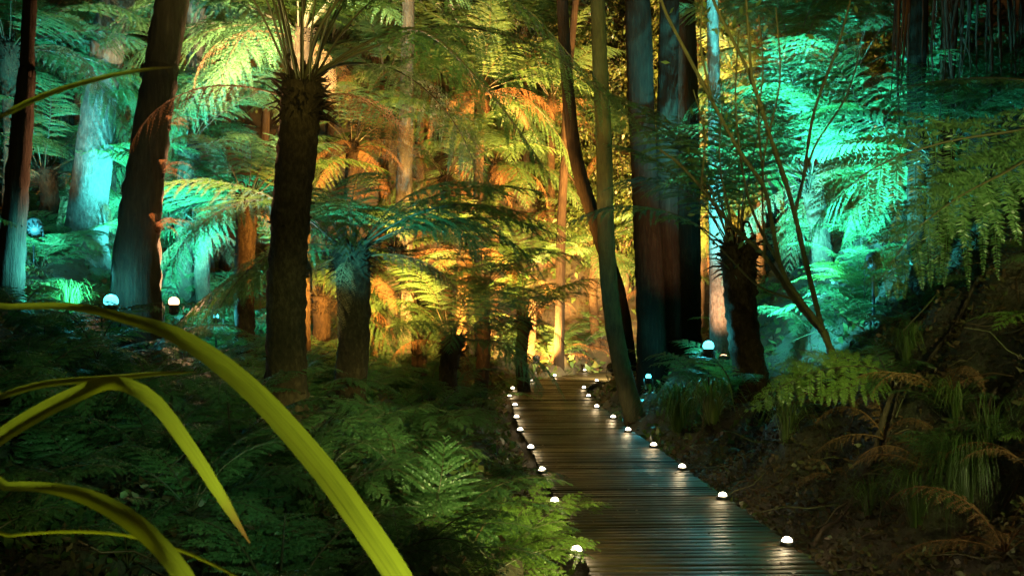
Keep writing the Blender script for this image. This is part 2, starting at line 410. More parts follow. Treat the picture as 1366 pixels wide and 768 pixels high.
# unit length 1: scaled per plant
TF = {}
fm = [M['frond'], M['rachis']]; dm = [M['dead'], M['dead']]; ym = [M['young'], M['rachis']]
TF['up'] = variants('frond', [(82, -5, .05), (78, 10, -.07), (70, -15, .1)], 1, .25, 27, 30, .24, fm, droop=.25, r0=.005)
TF['arch'] = variants('frond', [(62, -35, .06), (55, -45, -.08), (48, -28, .1)], 1, .26, 27, 30, .20, fm, droop=.28, r0=.005)
TF['flat'] = variants('frond', [(34, -40, -.06), (26, -30, .1), (38, -62, .03)], 1, .26, 27, 30, .18, fm, droop=.28, r0=.005)
TF['droop'] = variants('frond', [(5, -75, .05), (-5, -80, -.08)], 1, .24, 24, 26, .14, fm, droop=.45, r0=.006)
TF['fan'] = variants('frond', [(80, 12, .04), (70, 5, -.05), (60, 0, .06), (66, 8, -.1)], 1, .25, 26, 28, .36, fm, droop=.3, r0=.0048)
TF['dead'] = variants('dead_frond', [(-10, -86, .06), (10, -88, -.1), (20, -80, .1)], 1, .17, 20, 14, .12, dm, droop=.8, r0=.006, lw=.8)
GF = variants('frond', [(68, -25, .06), (52, -30, -.1), (40, -35, .08), (28, -25, -.05), (60, -50, .12)], 1, .25, 20, 21, .12, fm, droop=.2, r0=.008)
GY_ = variants('frond', [(60, -25, .06), (45, -30, -.1), (30, -35, .08)], 1, .26, 18, 18, .12, ym, droop=.15, r0=.008)
GD = variants('dead_frond', [(40, -60, .06), (20, -70, -.1), (60, -75, .1)], 1, .15, 20, 9, .12, dm, droop=.6, r0=.008, lw=.6)

rnd = random.Random(11)
def trunk_mesh(pts, radii, mat, seg=18, amp=.08, step=.07, seed=0, stubs=0, off=(0, 0, 0), flare=0.0, ridge=0.0):
    rg = np.random.default_rng(seed)
    pts = np.asarray(pts, float); Lt = np.sum(np.linalg.norm(np.diff(pts, axis=0), axis=1)); n = max(8, int(Lt / step))
    full = spline(np.hstack([pts, np.asarray(radii, float)[:, None]]), n)
    c = full[:, :3]; r = full[:, 3]
    r = r * (1 + flare * np.exp(-np.arange(n) / n * 9))
    a = np.arange(seg) / seg * 2 * np.pi; h = np.linspace(0, Lt, n)
    jit = 1 + rg.normal(0, amp, (n, seg)) * .5
    for k in range(1, 4):
        jit += amp * .5 * np.sin(k * a[None] + rg.uniform(0, 6) + h[:, None] * rg.uniform(.3, 1.8)) / k
    if ridge: jit += ridge * np.abs(np.sin(a[None] * 4.5 + .5 * np.sin(h[:, None] * 1.3) + seed))
    mb = MB(); tube(mb, c, r, seg, 0, True, jit)
    if stubs:
        for _ in range(stubs):
            k = rg.integers(2, n - 2); th = rg.uniform(0, 6.283); d = np.array([math.cos(th), math.sin(th), rg.uniform(.3, 1.4)]); d /= np.linalg.norm(d)
            b0 = c[k] + np.array([d[0], d[1], 0]) * r[k] * .85; ln = rg.uniform(.03, .09)
            tube(mb, np.stack([b0, b0 + d * ln * .6, b0 + d * ln + np.array([0, 0, -.01])]), [.014, .011, .004], 4, 0, False)
    return mb.build('trunk', mat, True, off)

COUNT = {}
def seedof(s): 
    v = 7
    for ch in s: v = (v * 131 + ord(ch)) % 1000003
    return v

def tree_fern(base, crown, r, nf, L, label, group=None, dead=0, lean=None, mix=('up', 'arch', 'arch', 'flat', 'droop'), mat='fernbark', az0=None, tall=None, azr=None):
    base = np.asarray(base, float); crown = np.asarray(crown, float); sd = seedof(label); rg = random.Random(sd)
    e = empty('tree_fern', base, label, 'tree fern', group)
    mid = (base + crown) / 2 + (np.asarray(lean) if lean is not None else np.array([rg.uniform(-.08, .08), 0, 0]))
    low = base - np.array([0, 0, .35])
    put('trunk', trunk_mesh([low, base, mid, crown], [r * 1.15, r * 1.1, r * .95, r * 1.05], M[mat], 20, .10, .05, sd, int(60 * np.linalg.norm(crown - base)), base), e)
    put('leaf_bases', LEAFBASE, e, crown - base + np.array([0, 0, -.02]), (0, 0, rg.uniform(0, 6)), r)
    for k in range(nf):
        kind = mix[k % len(mix)]; mesh = rg.choice(TF[kind])
        az = (az0 or 0) + k * 2.39996 + rg.uniform(-.25, .25)
        if azr: az = azr[0] + (azr[1] - azr[0]) * (k + rg.uniform(.2, .8)) / nf
        d = np.array([math.cos(az), math.sin(az), 0]) * r * .6
        put('frond', mesh, e, crown - base + d + np.array([0, 0, -.04]), (rg.uniform(-.25, .25), rg.uniform(-.15, .15), az), L * rg.uniform(.82, 1.12))
    for k in range(dead):
        az = k * 2.39996 + 1.3 + rg.uniform(-.3, .3); d = np.array([math.cos(az), math.sin(az), 0]) * r * .8
        put('dead_frond', rg.choice(TF['dead']), e, crown - base + d + np.array([0, 0, -.12]), (rg.uniform(-.2, .2), rg.uniform(-.1, .2), az), L * rg.uniform(.5, .8))
    return e

mb = MB(); rg0 = np.random.default_rng(77)
for k in range(170):
    th = rg0.uniform(0, 6.283); el = rg0.uniform(-.5, 1.3); d = np.array([math.cos(th) * math.cos(el), math.sin(th) * math.cos(el), math.sin(el)])
    b0 = np.array([math.cos(th), math.sin(th), 0]) * rg0.uniform(.3, .95) + [0, 0, rg0.uniform(-1.6, .25)]; ln = rg0.uniform(.5, 1.5)
    tube(mb, [b0, b0 + d * ln * .5 + [0, 0, .1], b0 + d * ln + [0, 0, -.1]], [.09, .06, .015], 4, 0, False)
for k in range(3):
    th = k * 2.4; h = rg0.uniform(.8, 1.5); b0 = np.array([math.cos(th), math.sin(th), 0]) * .3
    t = np.linspace(0, 5.5, 16); rc = .3 * np.exp(-t * .25); o_ = np.array([math.cos(th), math.sin(th), 0])
    pts = [b0 + [0, 0, z_] for z_ in np.linspace(0, h, 5)[:-1]] + [b0 + o_ * (rc[q] * (-math.cos(t[q])) + .3) + np.array([0, 0, h + rc[q] * math.sin(t[q])]) for q in range(16)]
    tube(mb, pts, np.linspace(.10, .04, len(pts)), 5, 0, True)
LEAFBASE = mb.build('leaf_bases', M['fernbark'])
def ground_fern(p, L, label, nf=8, group='ferns growing low on the forest floor', lib=None, az=None, cat='fern', sink=.02):
    sd = seedof(label); rg = random.Random(sd); p = np.asarray(p, float)
    e = empty('fern', p - np.array([0, 0, sink]), label, cat, group)
    mb = MB(); lathe(mb, [(.0, .05), (.02, .045), (.03, .02), (.035, -.03), (0, -.06)], seg=9)
    put('crown', mb.build('crown', M['fernbark'], True), e, scale=max(.5, L))
    for k in range(nf):
        a = k * 2.39996 + rg.uniform(-.3, .3)
        if az is not None: a = az[0] + (az[1] - az[0]) * (k + rg.uniform(.2, .8)) / nf
        put('frond', rg.choice(lib or GF), e, (0, 0, .03), (rg.uniform(-.25, .25), rg.uniform(-.18, .18), a), L * rg.uniform(.75, 1.15))
    return e

def hero_frond(e, base, pts, W, npin, npl, stipe, mats, name='frond', **kw):
    mbx = frond_arrays(pts, W, npin, npl, stipe, **kw)
    return put(name, mbx.build(name, mats, False, base), e)

# ------------------------------------------------------------------ tall trunks
def leaf_cloud(n, size, blobs, seed=0, mat='leaf', jit=1.0):
    """leaf-sized faces grouped in twig clumps through the crown's volume; blobs: (x,y,z,rx,ry,rz)"""
    rg = np.random.default_rng(seed); mb = MB()
    bl = np.asarray(blobs, float); vol = bl[:, 3] * bl[:, 4] * bl[:, 5]; w = rg.choice(len(bl), n // 9, p=vol / vol.sum())
    d = unit(rg.normal(size=(n // 9, 3))) * (rg.uniform(.15, 1, (n // 9, 1)) ** (1 / 2.2))
    ctr = bl[w, :3] + d * bl[w, 3:]
    tw = unit(rg.normal(size=ctr.shape) + d * .8 + [0, 0, .1])
    k = 9; s = np.linspace(0, 1, k)
    base = ctr[:, None] + tw[:, None] * (s * size * 4)[None, :, None]
    dirn = unit(rg.normal(size=base.shape) * .8 + tw[:, None] * .6 + [0, 0, -.15])
    nor = unit(rg.normal(size=base.shape) * .55 + [0, 0, 1]); sd = unit(np.cross(dirn, nor))
    ln = size * rg.uniform(.6, 1.3, base.shape[:2])[..., None]; wd = ln * .24
    q = np.stack([base, base + dirn * ln * .45 - sd * wd, base + dirn * ln - np.array([0, 0, .15]) * ln, base + dirn * ln * .45 + sd * wd], 2).reshape(-1, 3)
    mb.add(q, np.arange(len(q)).reshape(-1, 4))
    a = ctr; b = ctr + tw * size * 4; sdv = unit(np.cross(tw, [0.1, .2, 1])) * size * .035
    qq = np.stack([a - sdv, a + sdv, b + sdv * .4, b - sdv * .4], 1).reshape(-1, 3)
    mb.add(qq, np.arange(len(qq)).reshape(-1, 4), None, 1)
    return mb.build('crown', [M[mat], M['bark']])
HIGHCROWN = leaf_cloud(9000, .16, [(0, 0, 0, 2.4, 2.4, 1.6), (.9, .6, 1.2, 1.6, 1.6, 1.2), (-1, -.3, .9, 1.5, 1.5, 1.3)], 3)

def tall_tree(pxpts, Y, wpx, label, mat='bark', group='tall tree trunks rising out of the frame', top=13.0, amp=.05, ridge=.0, limbs=0, stubs=0, flare=.25, dy=0.0, crownz=1.0):
    """pxpts: from base to the frame's top, in photo pixels; the trunk carries on up to a crown above the frame"""
    n = len(pxpts); Ys = [Y + dy * k for k in range(n)]
    pts = [P(a, b_, y_) for (a, b_), y_ in zip(pxpts, Ys)]
    rad = [w / 2 / F * Y for w in wpx]
    g = gz(pts[0][0], pts[0][1]); base = pts[0].copy()
    if base[2] > g:
        base = pts[0].copy(); base[2] = g - .2; pts.insert(0, base); rad.insert(0, rad[0] * 1.08)
    dirv = unit(pts[-1] - pts[-2]); tp = pts[-1] + dirv * max(0, (top - pts[-1][2]) / max(dirv[2], .4)); pts.append(tp); rad.append(rad[-1] * .55)
    e = empty('tree', pts[0], label, 'tree', group); o = pts[0]; sd = seedof(label)
    put('trunk', trunk_mesh(pts, rad, M[mat], 18, amp, .09, sd, stubs, o, flare, ridge), e)
    put('crown', HIGHCROWN, e, tp - o + np.array([0, 0, .3]), (0, 0, sd % 6), crownz)
    rg = random.Random(sd)
    for _ in range(limbs):
        t = rg.uniform(.35, .8); c = spline(pts, 60)[int(t * 59)]; a = rg.uniform(0, 6.28); ln = rg.uniform(.5, 1.4)
        d = np.array([math.cos(a), math.sin(a), .5]); mbx = MB()
        tube(mbx, spline([c, c + d * ln * .5, c + d * ln + np.array([0, 0, -.1])], 8), np.linspace(.025, .006, 8), 5)
        put('limb', mbx.build('limb', M[mat], True, o), e)
    return e

tall_tree([(183, 395), (188, 300), (200, 190), (214, 90), (230, 0)], 9.8, [58, 50, 44, 42, 40], 'thick brown leaning trunk with ragged right side beside the two floodlights', 'bark', amp=.09, ridge=.10, stubs=200, flare=.08)
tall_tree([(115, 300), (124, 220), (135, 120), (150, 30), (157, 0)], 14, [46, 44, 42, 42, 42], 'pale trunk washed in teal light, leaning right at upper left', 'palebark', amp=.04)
tall_tree([(10, 410), (16, 330), (26, 200), (36, 90), (40, 0)], 9.5, [30, 27, 24, 18, 15], 'thin rough dark trunk at the far left edge', 'darkbark', amp=.10, ridge=.12, stubs=60)
tall_tree([(846, 556), (834, 510), (818, 430), (809, 330), (806, 200), (800, 80), (797, 0)], 14.7, [24, 22, 22, 22, 21, 20, 19], 'slender olive trunk curving up from the right edge of the boardwalk', 'mossbark', amp=.04)
tall_tree([(872, 500), (868, 400), (860, 250), (855, 120), (850, 0)], 16.8, [38, 34, 33, 33, 32], 'thick straight dark trunk, left one of the close pair right of the path', 'darkbark', amp=.05, ridge=.06)
tall_tree([(893, 498), (892, 400), (889, 250), (891, 120), (893, 0)], 17.4, [32, 29, 28, 26, 25], 'straight dark trunk, right one of the close pair right of the path', 'darkbark', amp=.05, ridge=.06)
tall_tree([(838, 500), (826, 400), (795, 300), (768, 210), (756, 100), (750, 0)], 19.5, [22, 20, 19, 18, 16, 15], 'dark brown trunk leaning left behind the slender olive trunk', 'darkbark', amp=.05)
tall_tree([(746, 470), (747, 410), (749, 300), (752, 230), (757, 120), (768, 0)], 24.5, [12, 12, 12, 11, 10, 9], 'thin pole like trunk standing before the amber lit bank', 'darkbark', amp=.04)
tall_tree([(915, 480), (917, 380), (918, 250), (915, 120), (912, 0)], 19.0, [34, 32, 30, 30, 28], 'teal edged dark trunk behind the close pair of trunks', 'darkbark', amp=.05, ridge=.06)
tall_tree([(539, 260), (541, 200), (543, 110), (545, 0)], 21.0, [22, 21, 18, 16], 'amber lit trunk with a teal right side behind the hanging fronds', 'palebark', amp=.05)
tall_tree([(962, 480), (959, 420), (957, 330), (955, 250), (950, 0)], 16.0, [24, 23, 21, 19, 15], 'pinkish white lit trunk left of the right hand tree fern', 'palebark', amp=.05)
tall_tree([(1222, 420), (1222, 170), (1224, 80), (1226, 0)], 13.0, [20, 20, 21, 22], 'dim brown trunk at upper right beside hanging red roots', 'darkbark', amp=.06, ridge=.1)
tall_tree([(1262, 300), (1262, 170), (1264, 80), (1268, 0)], 13.4, [17, 17, 17, 18], 'dim reddish trunk in the dark upper right corner', 'root', amp=.07, ridge=.12)
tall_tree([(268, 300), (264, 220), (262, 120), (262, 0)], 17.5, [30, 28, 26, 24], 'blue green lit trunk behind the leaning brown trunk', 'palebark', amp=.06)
tall_tree([(955, 300), (952, 160), (950, 70), (948, 0)], 25, [12, 11, 10, 9], 'narrow trunk in front of the amber leaves at upper right', 'darkbark', amp=.05)

# hanging roots, upper right
e = empty('hanging_roots', P(1300, 200, 12.5), 'curtain of thin reddish roots hanging in the dark upper right corner', 'roots')
rg = np.random.default_rng(5); o = P(1300, 200, 12.5)
for k in range(44):
    px = rg.uniform(1195, 1380); y0 = rg.uniform(-60, -10); y1 = rg.uniform(60, 230); Yk = rg.uniform(12, 13.5)
    mbx = MB(); pt = spline([P(px, y0, Yk), P(px + rg.normal(0, 5), (y0 + y1) / 2, Yk), P(px + rg.normal(0, 7), y1, Yk)], 24)
    pt[:, 0] += rg.normal(0, .003, 24)
    tube(mbx, pt, np.linspace(rg.uniform(.008, .03), .004, 24), 5)
    put('root', mbx.build('root', M['root'], True, o), e)

# ------------------------------------------------------------------ tree ferns
def gp(px, Y):
    x = (px - 683) / F * Y; return np.array([x, Y, gz(x, Y)])
# the main tree fern
bA = gp(385, 8.4); cA = P(402, 112, 8.4)
A = tree_fern(bA, cA, .165, 13, 2.7, 'dark stout tree fern with bare stalks fanning from its crown, left of centre', dead=2, mix=('fan',), azr=(.2, 6.2), lean=(-.06, 0, 0))
def hf(pts, W, seed, stipe=.25, npin=28, npl=38, mats=fm, e=A, base=bA, **kw):
    return hero_frond(e, base, [P(*p) for p in pts], W, npin, npl, stipe, mats, seed=seed, **kw)
hf([(408, 108, 8.4), (480, 62, 8.0), (560, 40, 7.6), (650, 120, 7.3), (745, 250, 7.1)], .60, 1, droop=.45, r0=.018)
hf([(410, 108, 8.4), (480, 70, 8.8), (600, 35, 9.2), (740, 75, 9.6), (872, 186, 9.9)], .85, 2, droop=.6, r0=.018)
hf([(405, 108, 8.4), (462, 85, 8.9), (540, 100, 9.5), (610, 170, 9.9), (660, 290, 10.2)], .60, 4, droop=.4, r0=.016)
hf([(402, 105, 8.4), (405, 10, 8.7), (430, -90, 9.3), (500, -150, 10.2), (600, -110, 11)], .7, 6, droop=.3, r0=.016)
hf([(400, 105, 8.4), (380, 30, 8.5), (340, -90, 8.6), (260, -170, 8.8), (150, -170, 9.0)], .65, 5, droop=.3, r0=.015)
hf([(407, 106, 8.4), (430, 30, 8.2), (500, -40, 7.8), (600, -40, 7.5), (700, 10, 7.3), (790, 110, 7.2)], .6, 3, droop=.5, r0=.016)

tree_fern(gp(462, 10.5), P(468, 328, 10.5), .17, 20, 2.3, 'tree fern with spreading teal lit crown just right of the stout dark one', dead=5, mix=('flat', 'arch', 'droop', 'flat', 'arch'))
tree_fern(gp(521, 15), P(527, 330, 15), .11, 9, 1.5, 'slim tree fern with a glowing amber trunk and yellow fronds', dead=2, mix=('flat', 'droop', 'arch'), mat='palebark')
tree_fern(gp(1005, 11.8), P(985, 328, 11.8), .19, 12, 2.4, 'dark thick trunked tree fern beside the right hand teal floodlight', dead=1, mix=('fan', 'up', 'fan', 'arch'), azr=(1.5, 4.9), lean=(-.04, 0, 0))
bT = gp(1100, 15.5)
TT = tree_fern(bT, P(1080, 235, 15.5), .16, 18, 2.7, 'tree fern with bright teal white fronds on the right bank', dead=2, mix=('flat', 'arch', 'flat', 'up'))
for pts, sd in (([(1082, 238, 15.4), (1040, 190, 15.1), (985, 185, 14.8), (930, 225, 14.6)], 61), ([(1082, 238, 15.4), (1120, 185, 15.0), (1170, 175, 14.7), (1215, 215, 14.4)], 62),
                ([(1080, 238, 15.4), (1070, 160, 15.3), (1100, 110, 15.2), (1160, 95, 15.1)], 63), ([(1078, 238, 15.4), (1040, 225, 14.8), (1000, 245, 14.3), (960, 290, 14.0)], 64),
                ([(1084, 238, 15.4), (1120, 225, 14.8), (1155, 245, 14.3), (1180, 290, 14.0)], 65), ([(1080, 238, 15.4), (1050, 150, 15.6), (1010, 115, 15.8), (950, 120, 16)], 66)):
    hf(pts, .66, sd, .12, 17, 26, e=TT, base=bT, droop=.12, r0=.012, up=(0, -.7, .7), plf=.36, jt=.4)
# right foreground tree fern: its crown hangs in from beyond the frame's right edge
bR = np.array([4.1, 5.6, gz(4.1, 5.6)]); cR = np.array([3.75, 5.6, 3.1])
RF = tree_fern(bR, cR, .15, 5, 1.7, 'dim green tree fern leaning in from the right edge, fronds hanging over the earth bank', mix=('arch', 'flat'), azr=(-1.2, 1.0))
for pts, sd, W_, up in (([(1440, 150, 5.6), (1370, 172, 5.5), (1260, 190, 5.4), (1165, 225, 5.3), (1095, 285, 5.2)], 21, .66, (-.1, -.75, .65)),
                ([(1440, 150, 5.7), (1390, 200, 5.8), (1320, 240, 5.9), (1230, 300, 6.0), (1165, 385, 6.05)], 22, .5, (-.2, -.8, .5)),
                ([(1440, 140, 5.5), (1400, 190, 5.2), (1350, 225, 4.95), (1280, 262, 4.75), (1215, 310, 4.6)], 23, .5, (-.1, -.7, .7)),
                ([(1440, 130, 5.6), (1366, 107, 6.2), (1270, 106, 6.8), (1180, 122, 7.2)], 24, .14, (0, -.2, 1))):
    hf(pts, W_, sd, .1, 15 if sd < 24 else 24, 40, e=RF, base=bR, droop=.3, r0=.012, up=up)

BG = [  # px, Y, crown py, n, L, dead, label
 (470, 20, 190, 12, 2.0, 9, 'tree fern with a skirt of dead brown fronds, lit orange, left of the hanging fronds'),
 (595, 23, 235, 12, 2.2, 9, 'orange lit tree fern with yellow green crown in the middle distance'),
 (660, 27, 215, 12, 2.4, 8, 'amber lit tree fern high on the back bank'),
 (705, 25, 365, 9, 1.6, 4, 'low tree fern with one glaring yellow frond left of the thin pole like trunk'),
 (795, 27, 330, 10, 1.9, 4, 'yellow green tree fern glowing behind the curved olive trunk'),
 (250, 15.5, 190, 13, 1.9, 3, 'dark green tree fern hanging fronds right of the leaning brown trunk'),
 (330, 13, 262, 12, 1.5, 2, 'tree fern with white teal fronds just left of the stout dark one'),
 (60, 14, 225, 11, 1.6, 5, 'tree fern with yellow and teal fronds at the left edge'),
 (90, 17, 60, 13, 2.1, 3, 'dark tree fern high at upper left between two teal trunks'),
 (195, 19, 40, 13, 2.2, 3, 'tall dark tree fern behind the leaning brown trunk'),
 (300, 20, 70, 13, 2.3, 3, 'dark green tree fern above the bank, left of the fanned stalks'),
 (440, 26, 60, 13, 2.5, 3, 'tree fern lit pale yellow behind the fanned stalks'),
 (400, 13.0, 40, 18, 2.2, 2, 'tree fern whose glaring pale fronds fill the top of the frame behind the fanned stalks'),
 (560, 28, 90, 12, 2.6, 5, 'tall golden tree fern at the top of the back bank'),
 (1140, 18, 90, 13, 2.5, 3, 'dark green tree fern over the teal bank at upper right'),
 (1030, 21, 150, 12, 2.2, 2, 'shadowy tree fern with a few amber fronds behind the forked shrub'),
 (1250, 12.5, 205, 12, 1.8, 3, 'unlit tree fern under the hanging roots at right'),
 (925, 23, 300, 10, 1.9, 2, 'small teal tree fern behind the trunk pair'),
 (515, 24, 110, 12, 2.2, 8, 'golden tree fern with orange dead fronds beside the amber lit trunk'),
 (620, 20, 330, 11, 1.8, 8, 'low brown skirted tree fern before the orange bank'),
 (735, 29, 130, 13, 2.4, 6, 'yellow tree fern high behind the top of the pole like trunk'),
 (690, 31, 60, 13, 2.6, 6, 'golden tree fern near the top centre under the amber leafed tree'),
 (830, 30, 200, 12, 2.2, 5, 'amber tree fern showing between the curved trunk and the trunk pair'),
 (640, 24, 120, 13, 2.3, 9, 'orange tree fern with a long dead skirt behind the hanging fronds'),
 (150, 16, 130, 13, 2.0, 4, 'teal tinted tree fern behind the pale trunk'),
 (15, 13, 60, 12, 1.9, 3, 'green tree fern at the top left corner'),
 (275, 15, 300, 11, 1.5, 3, 'low green tree fern right of the warm floodlight'),
 (1170, 15, 200, 13, 2.2, 3, 'teal tree fern with glistening fronds left of the dim brown trunk'),
 (1060, 18, 90, 13, 2.3, 3, 'dark green tree fern at the top behind the forked shrub'),
 (1200, 14.5, 350, 10, 1.5, 3, 'low teal tree fern on the slope behind the forked shrub'),
 (870, 27, 380, 10, 1.7, 3, 'small yellow tree fern seen through the trunk pair'),
 (560, 15, 405, 11, 1.5, 3, 'short shaded tree fern right of the slim amber trunk'),
 (640, 17, 385, 11, 1.6, 4, 'short olive tree fern in shade before the orange bank'),
 (605, 13, 450, 11, 1.3, 2, 'short dark tree fern in the hollow left of the far lights'),
 (700, 19, 425, 11, 1.5, 3, 'short dim tree fern beside the far bend of the boardwalk'),
 (430, 14, 395, 11, 1.4, 3, 'short shaded tree fern between the stout and the spreading tree ferns'),
 (390, 17, 300, 10, 1.5, 4, 'dim tree fern with brown trunk showing beside the stout dark one'),
]
for px, Y, cy, n, L_, dd, lab in BG:
    b0 = gp(px, Y); c0 = P(px, cy, Y)
    if c0[2] < b0[2] + .5: c0[2] = b0[2] + .5
    tree_fern(b0, c0, .12 if Y > 14 else .13, n + 3, L_ * 1.25, lab, 'tree ferns on the banks behind', dead=dd, mix=('arch', 'flat', 'arch', 'up', 'droop'), az0=seedof(lab) % 7)

# ------------------------------------------------------------------ broadleaf trees on the back and right banks
def bush(px, py, Y, size, label, n=7000, leaf=.13, mat='leaf', seed=0, group='leafy trees on the back bank'):
    c = P(px, py, Y); g = gz(c[0], c[1]); base = np.array([c[0], c[1], g])
    e = empty('broadleaf_tree', base, label, 'tree', group); rg = random.Random(seedof(label))
    bl = [(rg.uniform(-1, 1) * size * .8, rg.uniform(-1, 1) * size * .6, rg.uniform(-.8, .8) * size, size * rg.uniform(.3, .6), size * rg.uniform(.3, .6), size * rg.uniform(.2, .45)) for _ in range(9)]
    cc = np.array([0, 0, max(c[2] - g, .2)])
    put('crown', leaf_cloud(n, leaf, [(b[0], b[1], b[2] + cc[2], *b[3:]) for b in bl], seedof(label)), e)
    put('trunk', trunk_mesh([(0, 0, -.2), (.1, 0, cc[2] * .5), cc + np.array([0, 0, size * .4])], [.13, .11, .05], M['bark'], 10, .08, .15, 3), e)
    for b in bl[:6]:
        mbx = MB(); s0 = cc * rg.uniform(.5, .9); tube(mbx, spline([s0, (s0 + np.array(b[:3]) + cc) / 2 + [0, 0, .2], np.array(b[:3]) + cc], 10), np.linspace(.05, .012, 10), 5)
        put('limb', mbx.build('limb', M['bark'], True), e)
for a in [(700, 60, 31, 2.6, 'amber leafed tree at the top centre behind the hanging fronds'),
          (790, 120, 33, 2.8, 'golden speckled leafy tree between the curved trunk and the trunk pair'),
          (930, 90, 30, 2.4, 'orange lit leafy tree right of the trunk pair'),
          (860, 20, 36, 3.4, 'dark amber leafed tree highest behind the trunk pair'),
          (770, 240, 30, 1.9, 'bright yellow leafed tree low behind the thin pole like trunk'),
          (640, 10, 36, 3.4, 'dim leafy tree above the golden tree fern'),
          (930, 220, 27, 1.8, 'gold edged leafy tree left of the forked shrub'),
          (1010, 30, 26, 2.6, 'mostly dark leafy tree over the forked shrub'),
          (500, 0, 34, 3.2, 'pale yellow leafy tree at the top behind the stout tree fern'),
          (830, 300, 28, 1.5, 'leafy yellow green tree low behind the curved olive trunk'),
          (1130, 10, 24, 2.6, 'dark blue green leafy tree at upper right'),
          (1290, 40, 19, 2.6, 'unlit leafy tree in the upper right corner'),
          (60, -10, 22, 2.6, 'dark leafy tree in the upper left corner'),
          (220, -10, 25, 2.6, 'dark leafy tree at the top behind the leaning brown trunk'),
          (350, 20, 28, 2.8, 'dark green leafy tree at the top left of the fanned stalks')]:
    bush(*a)

# ------------------------------------------------------------------ forked shrub, right
bS = P(1152, 566, 8.2); bS[2] = gz(bS[0], bS[1])
e = empty('shrub', bS, 'forked bare stemmed shrub leaning left from the right bank', 'shrub')
stems = [([(1152, 570), (1117, 490), (1098, 440)], 15, 12), ([(1099, 445), (1060, 400), (1020, 342), (975, 300), (935, 250), (905, 218), (880, 200)], 10, 4),
         ([(1098, 440), (1046, 367), (1030, 300), (1019, 250), (985, 200), (950, 135), (910, 60), (885, 10), (875, -30)], 9, 4),
         ([(1096, 436), (1075, 350), (1060, 285), (1047, 240), (1030, 190), (1000, 100), (960, 20), (940, -30)], 10, 4),
         ([(1060, 285), (1072, 235), (1086, 150), (1118, 60), (1140, -20)], 6, 3), ([(1003, 108), (998, 40), (994, -20)], 5, 3),
         ([(950, 135), (935, 60), (938, -10)], 4, 2), ([(1019, 250), (1012, 160), (1018, 90), (1012, 20)], 4, 2), ([(935, 250), (940, 180), (925, 120)], 4, 2), ([(1060, 285), (1085, 200), (1128, 130), (1150, 60)], 4, 2), ([(1046, 367), (1000, 270), (982, 150), (985, 40)], 5, 2), ([(1060, 400), (1010, 380), (960, 330), (930, 300)], 4, 2), ([(1020, 342), (1018, 220), (1040, 110), (1035, 10)], 4, 2), ([(975, 300), (960, 210), (965, 120)], 3, 2)]
mbl = MB(); rg = np.random.default_rng(9)
for k, (pp, w0, w1) in enumerate(stems):
    Y = 8.2; pts = spline([P(a, b_, Y + .25 * math.sin(k * 2.1) * min(1, (560 - b_) / 300)) for a, b_ in pp], 40)
    mbx = MB(); tube(mbx, pts, np.linspace(w0, w1, 40) * .8 / 2 / F * Y * (1 + rg.normal(0, .07, 40) + .25 * (rg.random(40) > .9)), 8)
    put('stem', mbx.build('stem', M['mossbark'], True, bS), e)
    if k:
        for q in range(12):
            c0 = pts[int(rg.uniform(.45, 1) * 39)] + rg.normal(0, .12, 3); d = unit(rg.normal(size=3) + [0, 0, -.2]); sd_ = unit(np.cross(d, rg.normal(size=3))); ln = rg.uniform(.05, .1)
            mbl.add([c0, c0 + d * ln * .5 + sd_ * ln * .2, c0 + d * ln, c0 + d * ln * .5 - sd_ * ln * .2], [[0, 1, 2, 3]])
put('foliage', mbl.build('foliage', M['leaf'], False, bS), e)

